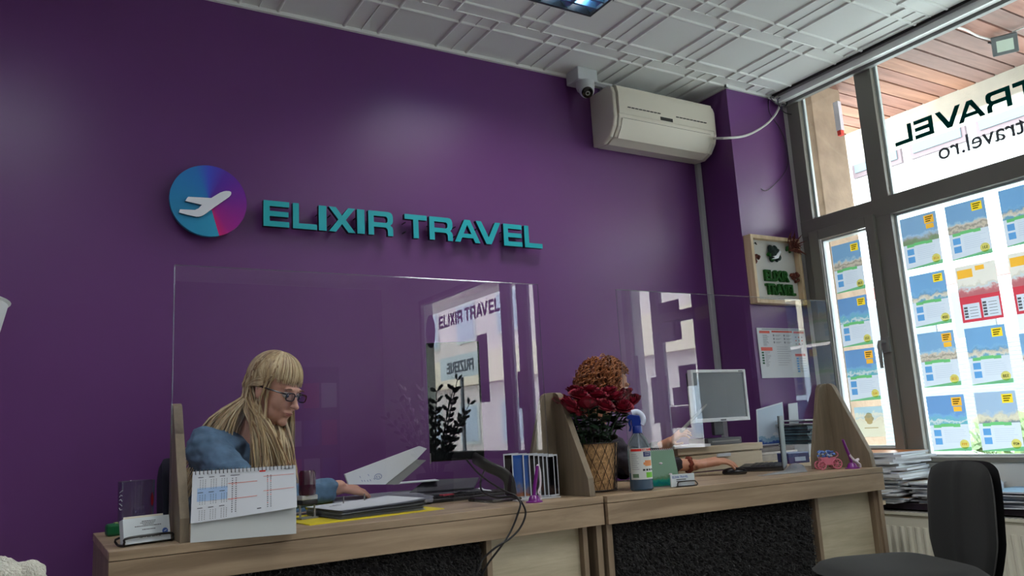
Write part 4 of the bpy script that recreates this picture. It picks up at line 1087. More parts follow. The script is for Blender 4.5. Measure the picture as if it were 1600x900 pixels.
# laptop
q0, q1, q2 = Vector((atY(1226, 733, 2.40).x, 2.40, ZD)), atZ(1238, 719, ZD), atZ(1167, 733.5, ZD)
t = thing('laptop', 'open laptop seen from the side, grey lid and black keyboard base', 'laptop', q0)
ld = Vector((.79, .61, 0)).normalized(); kd = Vector((-.61, .79, 0)).normalized()      # hinge line; towards the user
O = Vector((q0.x, q0.y, ZD)); LW, LD_ = .26, .19
MB().prism([O+kd*.004, O+kd*LD_, O+kd*LD_+ld*LW, O+ld*LW+kd*.004], (0, 0, .022)).build('base', bk, t, True, bevel=.003)
tp = Vector((0, 0, .232))-kd*.004
al = mat('laptop_silver', (160, 172, 178), rough=.35, metal=.3)
MB().prism([O+Vector((0, 0, .012)), O+ld*LW+Vector((0, 0, .012)), O+ld*LW+tp, O+tp], kd*.007).build('lid', al, t, True, bevel=.003)
MB().prism([O+kd*.0072+Vector((0, 0, .014)), O+ld*LW+kd*.0072+Vector((0, 0, .014)), O+ld*LW+tp+kd*.0072, O+tp+kd*.0072], kd*.003).build('screen', bk, t, True)
mb = MB()
for r_ in range(5):
    for c_ in range(12):
        a = O+kd*(.04+r_*.021)+ld*(.02+c_*.022)+Vector((0, 0, .022)); mb.prism([a, a+kd*.017, a+kd*.017+ld*.018, a+ld*.018], (0, 0, .002))
mb.build('keycaps', mat('key_black', 0), t, True)
MB().prism([O+ld*.02-kd*.0005+Vector((0, 0, .19)), O+ld*.05-kd*.0005+Vector((0, 0, .19)), O+ld*.05-kd*.0005+Vector((0, 0, .20)), O+ld*.02-kd*.0005+Vector((0, 0, .20))], -kd*.001).build('lid_sticker', paper_w, t, True)
# transparent sheet by the laptop
tag(MB().prism([atZ(1184, 744, ZD+.001), atZ(1262, 737, ZD+.001), atZ(1255, 727, ZD+.001), atZ(1240, 722, ZD+.001), atZ(1226, 735, ZD+.001)], (0, 0, .001)).build('plastic_sleeve', mat('sleeve', (170, 172, 172), rough=.25)), 'thin glossy plastic sleeve lying at the foot of the laptop', 'plastic sleeve')
# mouse
t = thing('computer_mouse', 'black computer mouse under the hand on the right desk', 'mouse', (2.552, 2.475, ZD), R(-45))
mb = MB(); mb.ell((0, 0, .010), (.052, .030, .020), 24, 12); mb.build('mouse_shell', mat('mouse_black', (12, 12, 14), rough=.2), t, smooth=True)
MB().tube([(.032, 0, .022), (.042, 0, .018)], .004, 10).build('scroll_wheel', gyd, t)
# drawer box with papers on top
q = atZ(1190, 719, ZD); 
DX0, DX1, DY = 2.48, atY(1190, 700, 2.74).x, 2.74
t = thing('drawer_unit', 'pale wooden desktop drawer unit under the second monitor', 'drawer unit', ((DX0+DX1)/2, DY+.11, ZD))
pine = wood('pale_ply', (196, 178, 148), (216, 200, 172), 'x', .5)
zt = atY(1188, 691, DY).z
MB().box((DX0, DY+.012, ZD), (DX1, DY+.26, zt)).build('carcass', pine, t, True, bevel=.002)
MB().box((DX0, DY-.006, zt-.03), (DX1+.004, DY+.012, zt+.001)).build('top_edge', pine, t, True, bevel=.002)
MB().box((DX0, DY, ZD+.003), (DX1, DY+.012, zt-.037)).build('drawer', pine, t, True, bevel=.002)
MB().box((2.72, DY-.012, zt-.05), (2.80, DY, zt-.036)).build('label_strip', paper_w, t, True)
# set-top box and monitor on top
c = atY(1130, 683, DY+.03)
t = thing('set_top_box', 'flat black box under the white framed monitor', 'box', (2.80, DY+.10, zt+.001))
MB().box((-.085, -.06, 0), (.135, .07, .032)).build('casing', mat('box_dark', (58, 60, 64), rough=.4), t, bevel=.002)
MB().box((-.06, -.0615, .014), (.12, -.0601, .02)).build('front_strip', handle_m, t)
YM = DY+.05
A_, B_, C_, D_ = [atY(x, y, YM) for x, y in ((1075, 577), (1163, 578), (1171, 656), (1088, 661))]
t = thing('computer_monitor', 'silver framed flat monitor facing the room on the right desk', 'monitor', ((A_.x+B_.x)/2, YM+.03, zt+.033))
x0, x1, z0, z1 = (A_.x+D_.x)/2, (B_.x+C_.x)/2, (C_.z+D_.z)/2, (A_.z+B_.z)/2
sv = mat('monitor_silver', (214, 218, 222), rough=.35)
mb = MB(); fwid = .014
mb.box((x0, YM-.006, z0), (x0+fwid, YM+.02, z1)); mb.box((x1-fwid, YM-.006, z0), (x1, YM+.02, z1)); mb.box((x0+fwid, YM-.006, z0), (x1-fwid, YM+.02, z0+fwid+.004)); mb.box((x0+fwid, YM-.006, z1-fwid), (x1-fwid, YM+.02, z1))
mb.build('bezel', sv, t, True, bevel=.002)
scr = mat('lcd_grey', (96, 104, 110), rough=.35)
MB().box((x0+fwid, YM, z0+fwid), (x1-fwid, YM+.018, z1-fwid)).build('lcd_panel', scr, t, True)
MB().box((x0+.01, YM+.02, z0+.01), (x1-.01, YM+.045, z1-.01)).build('rear_housing', gyd, t, True, bevel=.008)
xm = (x0+x1)/2
MB().box((xm-.03, YM+.03, zt+.045), (xm+.03, YM+.05, z0+.05)).build('stand_neck', gyd, t, True, bevel=.003)
mb = MB(); mb.T = Matrix.Translation((xm, YM+.03, zt+.034)) @ Matrix.Diagonal((1, .6, 1, 1)); mb.lathe([(0, 0), (.11, 0), (.11, .006), (.09, .011), (0, .012)], 36); mb.build('stand_foot', sv, t, smooth=40)
mb = MB().use(gyd).box((xm-.018, YM-.0065, z0+.005), (xm+.018, YM-.006, z0+.011)).box((x1-.05, YM-.0065, z1-.010), (x1-.02, YM-.006, z1-.006)); mb.build('bezel_print', None, t, True)
# papers on the drawer unit
tag(MB().prism([(2.45, DY-.02, zt+.0012), (2.66, DY-.03, zt+.0012), (2.67, DY+.1, zt+.0012), (2.46, DY+.1, zt+.0012)], (0, 0, .012)).build('paper_stack', paper_w), 'low stack of white sheets on the left end of the drawer unit', 'paper stack')
# pen held up
pa_, pb_ = atY(1104, 632, 2.66), atY(1064, 674, 2.62)
tag(MB().tube([pa_, pa_.lerp(pb_, .2), pb_], [.003, .006, .0085], 10).build('pen', handle_m, smooth=True), 'grey slanting pen held up behind the green calendar', 'pen')
# blue perforated box
t = thing('paper_box', 'dark blue cardboard box with a white label right of the laptop', 'box', atZ(1241, 725, ZD)+Vector((0, .03, 0)), R(-8))
MB().box((0, 0, 0), (.13, .08, .048)).build('box_body', mat('box_navy', (22, 30, 92), rough=.5), t, bevel=.002)
MB().box((.038, -.001, .010), (.105, .0, .030)).build('box_label', mat('label_pale', (160, 176, 200), rough=.5), t)
MB().box((.0, .0, .0481), (.13, .08, .052)).build('box_lid', mat('box_lid_pale', (150, 165, 200), rough=.5), t)
# pink toy cart with blue flowers
pk = mat('toy_pink', (214, 120, 140), rough=.4)
t = thing('toy_cart', 'small pink toy flower cart with spoked wheels and blue flowers', 'toy', Vector((atY(1296, 728, 2.26).x, 2.26, ZD)), R(-30))
MB().prism([(-.034, -.016, .018), (.020, -.016, .018), (.026, -.016, .050), (-.040, -.016, .050)], (0, .032, 0)).build('cart_body', pk, t, bevel=.002)
for yy in (-.02, .02):
    for xx, rr in ((.026, .022), (-.038, .018)):
        mb = MB(); mb.T = Matrix.Translation((xx, yy, rr)) @ Matrix.Rotation(PI/2, 4, 'X')
        mb.tube([(rr*.88*math.cos(a*PI/14), rr*.88*math.sin(a*PI/14), 0) for a in range(29)], .0026, 6)
        for k_ in range(8): mb.tube([(0, 0, 0), (rr*.85*math.cos(k_*PI/4), rr*.85*math.sin(k_*PI/4), 0)], .0014, 5)
        mb.ell((0, 0, 0), .004, 8, 6); mb.build('wheel', pk, t, smooth=True)
MB().tube(smooth_path([(.02, 0, .045), (.038, 0, .052), (.042, 0, .062), (.034, 0, .07)]), .0022, 6).build('push_handle', pk, t, smooth=True)
mb = MB(); rg = random.Random(5)
for k_ in range(46):
    c = Vector((rg.uniform(-.042, .024), rg.uniform(-.018, .018), rg.uniform(.052, .076))); mb.use(mat('flower_blue', (96, 132, 205), rough=.6) if k_ % 3 else mat('flower_pale', (180, 200, 216), rough=.6))
    mb.ell(c, (.006, .006, .0035), 7, 5, Euler((rg.uniform(-1, 1), rg.uniform(-1, 1), 0)))
mb.build('cart_flowers', None, t, smooth=True)
toothbrush(Vector((atY(1332, 731, 2.19).x, 2.19, ZD)), R(0), 'purple toy stand with white figure inside the right wooden bracket', 1.05, -1.9, 1.5)

# ---------------------------------------------------------------- posters on the window
def ppaper(n, cols): return paper(n, (0, 0, 0), .28, cols)
pw = paper('poster_white', (206, 214, 226), .28)
pgreen = paper('poster_green', (110, 186, 120), .28); pyel = paper('poster_yellow', (246, 214, 60), .28); por = paper('poster_orange', (240, 182, 66), .28)
pink_ = paper('poster_ink', (52, 58, 70), .2); pline = paper('poster_line', (160, 172, 190), .28)
PH = {'beach': ((114, 161, 184), (213, 207, 196), (198, 187, 169), (112, 154, 189), (124, 170, 208), (117, 163, 206)),
      'green': ((124, 142, 113), (129, 150, 117), (146, 146, 134), (160, 172, 183), (158, 187, 213), (129, 164, 198)),
      'rock': ((153, 147, 140), (202, 189, 170), (145, 139, 131), (206, 192, 177), (151, 186, 209), (123, 163, 201)),
      'sea': ((102, 166, 183), (205, 211, 211), (110, 174, 191), (117, 169, 197), (117, 163, 206), (108, 149, 198)),
      'dome': ((127, 139, 145), (203, 195, 171), (213, 207, 186), (200, 194, 177), (170, 188, 205), (157, 180, 206)),
      'red': ((185, 110, 116), (190, 115, 121), (203, 154, 154), (199, 211, 217), (209, 203, 191), (226, 222, 214)),
      'tan': ((224, 221, 201), (220, 214, 194), (228, 221, 201), (198, 210, 210), (226, 223, 208), (180, 209, 221))}
for k_ in PH: ppaper('photo_'+k_, PH[k_])
XP = XW+0.024
def inkmat(name, rgb):
    """transparent printing ink: tints the lit paper behind it"""
    if name in MATS: return MATS[name]
    m = bpy.data.materials.new(name); m.use_nodes = True; nt = m.node_tree; nt.nodes.clear()
    o = nt.nodes.new('ShaderNodeOutputMaterial'); t = nt.nodes.new('ShaderNodeBsdfTransparent'); t.inputs[0].default_value = srgb(*rgb); nt.links.new(t.outputs[0], o.inputs[0])
    MATS[name] = m; return m
i_green = inkmat('ink_green', (150, 220, 160)); i_dark = inkmat('ink_dark', (110, 110, 110)); i_line = inkmat('ink_line', (214, 220, 232)); i_yel = inkmat('ink_yellow', (255, 236, 130)); i_blue = inkmat('ink_sky', (130, 190, 236)); i_or = inkmat('ink_orange', (240, 180, 90)); i_tan = inkmat('ink_tan', (214, 196, 160))
def poster(c4, kind, num, label, tagc='y'):
    P = [atX(x, y, XP) for x, y in c4] if len(c4[0]) == 2 else [Vector(q) for q in c4]      # TL TR BR BL as seen inside
    ce = sum(P, Vector())/4
    hw = ((P[0].y+P[3].y)-(P[1].y+P[2].y))/4; hh = ((P[0].z+P[1].z)-(P[2].z+P[3].z))/4
    t = thing('travel_poster', label, 'poster', ce, 0, 'travel posters taped to the window')
    y_ = lambda u: hw*(1-2*u); z_ = lambda v: hh*(2*v-1)
    def rect(mb, u0, u1, v0, v1, d=0.0): return mb.quad((-d, y_(u0), z_(v0)), (-d, y_(u1), z_(v0)), (-d, y_(u1), z_(v1)), (-d, y_(u0), z_(v1)))
    cells = [(0, 1, 0, 1, 'sheet', pw)]
    if kind == 'tan': cells = [(0, 1, 0, 1, 'poster_photo', ppaper('photo_tan', 0))]
    elif kind == 'red':
        cells = [(0, 1, 0, .45, 'sheet', paper('poster_red', (206, 70, 84), .28)), (0, 1, .45, 1, 'poster_photo', ppaper('photo_red', 0)), (.06, .47, .05, .32, 'price_panel', pw), (.53, .95, .05, .38, 'price_panel', pw), (.04, .42, .78, .93, 'orange_band', por), (.5, .72, .88, .96, 'orange_band', por)]
    else:
        cells += [(0, 1, .47, 1, 'poster_photo', ppaper('photo_'+kind, 0)), (.10, .30, .42, .475, 'title_ribbon', pgreen), (.30, .62, .435, .49, 'title_ribbon', pgreen), (.62, .80, .425, .48, 'title_ribbon', pgreen), (.66, .92, .80, .95, 'offer_tag', por if tagc == 'o' else pyel)]
        if tagc == 'o': cells += [(.69, .90, .70, .785, 'offer_tag', por)]
    us = sorted({q for c in cells for q in c[:2]}); vs = sorted({q for c in cells for q in c[2:4]}); parts = {}
    for i in range(len(us)-1):
        for j in range(len(vs)-1):
            um, vm = (us[i]+us[i+1])/2, (vs[j]+vs[j+1])/2
            c = [c for c in cells if c[0] < um < c[1] and c[2] < vm < c[3]][-1]
            key = (c[4], c[5].name, c[:4] if c[4] == 'price_panel' else 0)
            rect(parts.setdefault(key, (MB(), c[5]))[0], us[i], us[i+1], vs[j], vs[j+1])
    for (nm, mn, _), (mb, m_) in parts.items(): mb.build(nm, m_, t)
    d = .0012
    if kind == 'tan':
        mb = MB(); mb.add([(-d, .026*math.cos(a*PI/10)*(1+.2*math.sin(a*2)), hh*.22+.032*math.sin(a*PI/10)) for a in range(20)], [list(range(20))]); mb.build('poster_drawing', i_tan, t)
        mb = MB(); rect(mb, .3, .78, .28, .31, d); mb.build('text_lines', i_tan, t); return t
    if kind == 'red':
        for u, n_ in ((.08, 4), (.55, 5)):
            mb = MB()
            for k_ in range(n_): rect(mb, u, u+.09, .08+k_*.052, .115+k_*.052, d); rect(mb, u+.14, u+.34, .09+k_*.052, .098+k_*.052, d)
            mb.build('price_rows', i_dark, t)
        return t
    rg = random.Random(int(abs(ce.y*997+ce.z*313)))
    mb = MB(); mb.quad(*[(-d, y_(u), z_(v)) for u, v in ((0, 0), (1, 0), (1, .075), (.5, .045), (0, .015))]); mb.build('foot_band', i_green, t)
    mb = MB()
    for k_ in range(3): rect(mb, .70, .89-.03*k_, .905-.038*k_, .925-.038*k_, d)
    mb.build('offer_text', i_dark, t)
    for k_ in range(2):
        mb = MB(); rect(mb, .09, .28, .12+.15*k_, .235+.15*k_, d); mb.build('small_photo', i_blue, t)
    mb = MB()
    for k_ in range(7): rect(mb, .36, .36+rg.uniform(.4, .56), .16+.035*k_, .165+.035*k_, d)
    mb.build('text_lines', i_line, t)
    cy, cz = y_(.84), z_(.12)
    mb = MB(); mb.add([(-d*1.3, cy+.023*math.cos(a*PI/10), cz+.023*math.sin(a*PI/10)) for a in range(20)], [list(range(20))]); mb.build('price_circle', i_yel, t)
    mb = MB(); mb.text(num, .019, Matrix(((0, 0, -1, -d*2), (1, 0, 0, cy), (0, 1, 0, cz-.006), (0, 0, 0, 1))), 0, .0004, 'CENTER'); mb.build('price_figures', i_or if tagc == 'o' else i_dark, t)
    return t
poster([(1297.7, 385), (1343, 375), (1352.7, 450), (1309, 459)], 'rock', '538', 'travel poster at the top of the narrow sash, with coast and rocks')
poster([(1309, 468), (1354, 460), (1364, 537), (1317, 543)], 'sea', '533', 'travel poster second from the top in the narrow sash')
poster([(1320, 547), (1367, 544), (1376, 622), (1328, 629)], 'sea', '463', 'travel poster with a blue bay, third from the top in the narrow sash', 'o')
poster([(1334, 637), (1377, 634), (1386, 682), (1340, 683)], 'tan', '', 'pale beige poster lowest in the narrow sash')
poster([(1405.7, 344), (1462, 328), (1473.6, 412), (1416.7, 422)], 'green', '638', 'travel poster with green hills, top left of the big pane', 'o')
poster([(1475, 325.6), (1537.7, 305), (1550.7, 394), (1488.8, 408.7)], 'rock', '531', 'travel poster with a mountain, top row middle of the big pane')
poster([(1559.7, 298.7), (1622, 282), (1634, 372), (1573, 389)], 'beach', '535', 'travel poster at the top right of the big pane, cut by the picture edge')
poster([(1420, 432), (1476.6, 421), (1487, 505), (1431, 512)], 'beach', '559', 'travel poster with palms and beach, second row left of the big pane')
poster([(1491, 421), (1555, 402.6), (1568, 496), (1505.6, 505)], 'red', '', 'red and white price list poster in the middle of the big pane')
poster([(1574, 400), (1638, 382), (1651, 482), (1589, 492)], 'red', '', 'price list poster at the right edge of the picture, beside the red one')
poster([(1433, 522), (1489, 515), (1503, 601.5), (1445, 606)], 'rock', '338', 'travel poster with an old stone castle, third row left of the big pane', 'o')
poster([(1507, 514), (1570, 505.6), (1584, 598), (1519, 602)], 'beach', '538', 'travel poster with rocks and turquoise sea, third row middle of the big pane')
poster([(1593, 522), (1658, 512), (1670, 610), (1606, 615)], 'rock', '333', 'travel poster of the third row, cut by the right picture edge')
poster([(1447, 619), (1506, 616), (1518.6, 705), (1458.5, 705)], 'sea', '999', 'travel poster with a long white beach, lowest row left of the big pane', 'o')
poster([(1522, 613.6), (1587, 610), (1600, 705), (1535, 705)], 'dome', '409', 'travel poster with a pale dome, lowest row second from left in the big pane')
rows_ = ((.93, 'top'), (.64, 'second'), (.35, 'third'), (.05, 'lowest'))
for ci, yc_ in enumerate((1.62, 1.38)):
    for ri, (zr, rn) in enumerate(rows_):
        zc_ = 1+zr*1.03-.11; poster([(XP, yc_+.1, zc_+.14), (XP, yc_-.1, zc_+.14), (XP, yc_-.1, zc_-.14), (XP, yc_+.1, zc_-.14)], ('beach', 'rock', 'sea', 'green')[(ci+ri) % 4], '533', 'travel poster in the %s row, %s beyond the right picture edge' % (rn, ('first column', 'second column')[ci]))
# sheets on the other windows, met in the clear screens' reflections
def refl(x, y, X=XW):
    q = atX(x, y, X); return Vector((q.x, 2*YG-q.y, q.z))
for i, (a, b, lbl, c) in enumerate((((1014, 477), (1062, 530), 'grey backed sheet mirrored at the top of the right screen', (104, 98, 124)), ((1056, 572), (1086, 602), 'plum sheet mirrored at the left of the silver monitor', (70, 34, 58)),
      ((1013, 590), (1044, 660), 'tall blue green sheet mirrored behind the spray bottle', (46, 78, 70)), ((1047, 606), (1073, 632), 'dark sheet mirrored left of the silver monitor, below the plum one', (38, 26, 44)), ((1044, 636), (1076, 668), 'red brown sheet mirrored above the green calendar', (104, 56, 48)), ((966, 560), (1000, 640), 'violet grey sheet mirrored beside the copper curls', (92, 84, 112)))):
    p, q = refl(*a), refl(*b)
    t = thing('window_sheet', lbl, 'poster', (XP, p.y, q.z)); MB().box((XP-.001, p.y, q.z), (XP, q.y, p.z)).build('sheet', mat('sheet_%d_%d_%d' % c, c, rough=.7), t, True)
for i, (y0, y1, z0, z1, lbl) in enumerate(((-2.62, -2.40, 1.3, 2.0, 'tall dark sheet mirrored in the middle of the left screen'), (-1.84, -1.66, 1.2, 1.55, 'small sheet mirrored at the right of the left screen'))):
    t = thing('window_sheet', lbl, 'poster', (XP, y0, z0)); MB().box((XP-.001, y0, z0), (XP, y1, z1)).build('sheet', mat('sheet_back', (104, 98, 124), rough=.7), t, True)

# ---------------------------------------------------------------- sill, magazines, radiator
rad_m = mat('radiator_white', (222, 220, 202), rough=.45)
t = thing('radiator', 'cream white panel radiator under the window sill', 'radiator', (3.68, 2.1, .1))
MB().box((3.63, 1.48, .12), (3.66, 2.84, .495)).build('panel', rad_m, t, True, bevel=.004)
mb = MB()
for k_ in range(33):
    y = 1.50+k_*.04; mb.prism([(3.63, y, .16), (3.621, y+.008, .16), (3.621, y+.018, .16), (3.63, y+.026, .16)], (0, 0, .28))
mb.build('ribs', rad_m, t, True, smooth=30)
mb = MB().use(rad_m).box((3.62, 1.48, .495), (3.74, 2.84, .508)).use(mat('grille_grey', (150, 152, 150), rough=.5))
for k_ in range(55): mb.box((3.63, 1.49+k_*.0245, .508), (3.73, 1.49+k_*.0245+.012, .5092))
mb.build('top_grille', None, t, True)
MB().box((3.70, 1.5, .1), (3.74, 2.8, .42)).build('rear_panel', rad_m, t, True)
mb = MB()
for y in (1.6, 2.75): mb.tube([(3.68, y, 0), (3.68, y, .13)], .009, 8)
mb.build('pipes', rad_m, t, True)
# low sill table holding the magazines
ZS = 0.547
tm = mat('sill_dark', (40, 30, 44), rough=.5)
t = thing('window_shelf', 'dark edged shelf under the window carrying heaps of magazines', 'shelf', (3.75, 2.0, ZS))
MB().box((3.66, 1.46, ZS-.03), (3.958, 2.84, ZS)).build('shelf_board', tm, t, True, bevel=.002)
mb = MB()
for y in (1.47, 2.1, 2.78): mb.box((3.76, y, .35), (3.955, y+.03, ZS-.03))
mb.build('support', tm, t, True)
mcol = [(200, 204, 206), (120, 160, 190), (214, 216, 212), (60, 130, 170), (180, 186, 192), (206, 196, 180), (96, 104, 116), (220, 222, 224), (70, 150, 190), (190, 150, 110)]
def magazine(x, y, z, rz, w, d, h, c, label, group, curl=0.0):
    t = MB(); n_ = 6; v_ = []
    for s in (0, 1):
        for j in range(2):
            for i in range(n_+1):
                u = i/n_*2-1; v_.append((u*w/2, (j-.5)*d, s*h+curl*u*u))
    A = lambda s, j, i: s*2*(n_+1)+j*(n_+1)+i
    f_ = [(A(0, 1, i), A(0, 1, i+1), A(0, 0, i+1), A(0, 0, i)) for i in range(n_)]+[(A(1, 0, i), A(1, 0, i+1), A(1, 1, i+1), A(1, 1, i)) for i in range(n_)]
    f_ += [(A(0, 0, i), A(0, 0, i+1), A(1, 0, i+1), A(1, 0, i)) for i in range(n_)]+[(A(0, 1, i+1), A(0, 1, i), A(1, 1, i), A(1, 1, i+1)) for i in range(n_)]
    f_ += [(A(0, 1, 0), A(0, 0, 0), A(1, 0, 0), A(1, 1, 0)), (A(0, 0, n_), A(0, 1, n_), A(1, 1, n_), A(1, 0, n_))]
    cover = mat('cover_%d_%d_%d' % c, c, rough=.3, var=.35, vscale=14)
    t.use(paper_w).add(v_, f_)
    for i in range(len(t.m)):
        if n_ <= i < 2*n_: t.m[i] = 1
    t.mats.append(cover)
    o = t.build('magazine', None, loc=(0, 0, 0)); o.location = (x, y, z); o.rotation_euler = (0, 0, rz)
    return tag(o, label, 'magazine', group)
rg = random.Random(21)
def heap(x, y, z, n_, label, group, dx=.21, dy=.29, spread=.03, h=(.004, .010), first=None):
    for k_ in range(n_):
        hh_ = rg.uniform(*h); c = mcol[rg.randrange(len(mcol))]
        if k_ == n_-1 and first: c = first
        magazine(x+rg.uniform(-spread, spread), y+rg.uniform(-spread, spread), z, rg.uniform(-.25, .25), dx, dy, hh_, c, label if k_ < n_-1 else label.replace('in the', 'on top of the'), group)
        z += hh_+.0006
    return z
heap(3.76, 2.62, ZS, 24, 'magazine in the tall heap beside the window post', 'magazines heaped by the window post', .29, .33, h=(.006, .0125), first=(226, 140, 80))
heap(3.79, 2.27, ZS, 13, 'magazine in the low heap behind the chair', 'magazines heaped behind the chair', .25, .30, .035, (.004, .009), (214, 216, 212))
heap(3.79, 1.93, ZS, 11, 'brochure in the flat heap right of the chair', 'brochures right of the chair', .25, .30, .035, (.004, .009), (120, 160, 190))
heap(3.80, 1.63, ZS, 10, 'magazine in the heap farthest right on the shelf', 'magazines farthest right on the shelf', .25, .30, .03, (.004, .009), (200, 204, 206))
# crumpled white bags / gourd shaped white pot on the heap
t = thing('paper_bag', 'crumpled white paper bag standing on the shelf behind the chair', 'bag', (3.70, 2.10, ZS+.001))
mb = MB(); v_ = []; rg2 = random.Random(4)
N_ = 16
for j, (rr, zz) in enumerate(((.05, 0), (.075, .02), (.085, .06), (.075, .10), (.06, .13), (.07, .155))):
    for i in range(N_):
        a = 2*PI*i/N_; q = rr*(1+.22*math.sin(i*2.3+j)+.1*rg2.uniform(-1, 1)); v_.append((q*math.cos(a)*.8, q*math.sin(a), zz+(.012*math.sin(i*1.7) if j == 5 else 0)))
mb.add(v_, [(j*N_+i, j*N_+(i+1) % N_, (j+1)*N_+(i+1) % N_, (j+1)*N_+i) for j in range(5) for i in range(N_)]+[tuple(range(N_-1, -1, -1))]).build('bag_body', paper_w, t, smooth=60)

# things behind the right desk, on a low cabinet along the pillar
t = thing('low_cabinet', 'low wooden cabinet behind the right desk carrying brochures', 'cabinet', (3.5, 2.93, 0))
MB().box((3.12, 2.84, 0), (3.50, 3.1, .775)).build('carcass', pine, t, True, bevel=.002)
MB().box((3.13, 2.825, .03), (3.30, 2.84, .76)).build('door', pine, t, True, bevel=.002); MB().box((3.31, 2.825, .03), (3.49, 2.84, .76)).build('door', pine, t, True, bevel=.002)
zz = .776
def flat(x0, x1, y0, y1, z, h, c, name, label, cat, grp=None, rz=0.0):
    o = MB().box((x0, y0, z), (x1, y1, z+h)).build(name, mat('%s_%d_%d_%d' % ((name,)+c), c, rough=.5, var=.12, vscale=30), bevel=.0015); o.rotation_euler.z = rz; return tag(o, label, cat, grp)
flat(3.13, 3.45, 2.87, 3.08, .776, .03, (176, 168, 158), 'catalogue', 'thick beige catalogue lowest in the pile left of the laptop lid', 'catalogue')
flat(3.14, 3.44, 2.88, 3.08, .807, .012, (210, 206, 200), 'catalogue', 'thin white catalogue in the pile left of the laptop lid', 'catalogue')
flat(3.16, 3.42, 2.88, 3.06, .820, .022, (108, 100, 98), 'book', 'brown grey book on the pile left of the laptop lid', 'book')
bb = [atY(x, y, 3.07) for x, y in ((1182, 640), (1223, 631), (1228, 690), (1184, 690))]
t = thing('brochure', 'blue and white brochure leaning on the pillar behind the laptop', 'brochure', (bb[0].x, 3.07, .843))
for q_ in (bb[2], bb[3]): q_.z = .843
bb[1].z += .01
MB().prism(bb, (0, .004, 0)).build('card', paper_w, t, True)
ce = sum(bb, Vector())/4; MB().quad(*[ce+(v-ce)*.94+Vector((0, -.001, 0)) for v in bb]).build('cover_photo', paper('bro_blue', (0, 0, 0), 0, ((40, 66, 140), (52, 84, 160), (60, 96, 166), (150, 180, 205), (120, 160, 190), (190, 205, 220))), t, True)
mb = MB(); c = atY(1212, 680, 3.067); mb.add([(c.x+.022*math.cos(a*PI/10), 3.067, max(.846, c.z)+.016*math.sin(a*PI/10)) for a in range(11)], [list(range(11))]).build('printed_dome', paper_w, t, True)
bb = [atY(x, y, 3.085) for x, y in ((1232, 631), (1246, 629), (1245, 655), (1230, 655))]
t = thing('brochure', 'narrow white sheet leaning behind the laptop lid', 'brochure', (bb[0].x, 3.085, .8))
for q_ in (bb[2], bb[3]): q_.z = .776
MB().prism(bb, (0, .003, 0)).build('card', paper_w, t, True)
# second cabinet top towards the window with stacked teal magazines
t = thing('low_cabinet', 'low pale cabinet in the corner between right desk and window', 'cabinet', (3.73, 2.95, 0))
MB().box((3.51, 2.86, 0), (3.955, 3.085, .775)).build('carcass', mat('cabinet_white', (196, 200, 202), rough=.5), t, True, bevel=.002)
MB().box((3.52, 2.845, .03), (3.945, 2.86, .76)).build('door', mat('cabinet_white', 0), t, True, bevel=.002)
flat(3.52, 3.93, 2.87, 3.07, .776, .065, (206, 216, 222), 'catalogue', 'thick white catalogue under the teal magazines by the window', 'catalogue')
z_ = .842
for k_ in range(13):
    h_ = rg.uniform(.005, .009); c = [(40, 70, 84), (60, 104, 116), (30, 52, 66), (80, 120, 130)][k_ % 4]
    o = MB().box((3.53, 2.87, 0), (3.86, 3.07, h_)).build('magazine', mat('teal_mag_%d' % (k_ % 4), c, rough=.4, var=.3, vscale=30), loc=(3.7, 2.97, 0)); o.location = (3.70+rg.uniform(-.012, .012), 2.97+rg.uniform(-.008, .008), z_); o.rotation_euler.z = rg.uniform(-.06, .06)
    tag(o, 'dark teal magazine in the stack between laptop lid and right bracket', 'magazine', 'teal magazines in the corner stack'); z_ += h_+.0006
for k_ in range(2):
    o = MB().box((3.50, 2.87, 0), (3.9, 3.06, .006)).build('magazine', paper_w if k_ else mat('sheet_grey', (160, 164, 168), rough=.5), loc=(3.7, 2.97, 0)); o.location = (3.70, 2.97, z_+k_*.02); o.rotation_euler = (0, R(2), .04*k_)
    tag(o, ['grey sheet slipping off the teal magazine stack', 'white magazine tilted on top of the teal stack'][k_], 'magazine')
flat(3.12, 3.44, 2.62, 2.80, ZD-.19+.0, .0+.02, (60, 60, 64), 'tray', 'dark tray on the side table between desk and window', 'tray')
t = thing('side_table', 'small side table between right desk and window', 'table', (3.3, 2.68, 0))
MB().box((3.10, 2.45, .555), (3.5, 2.82, .574)).build('table_top', pine, t, True)
for x in (3.12, 3.47):
    for y in (2.48, 2.79): MB().box((x, y, 0), (x+.02, y+.02, .555)).build('leg', gyd, t, True)
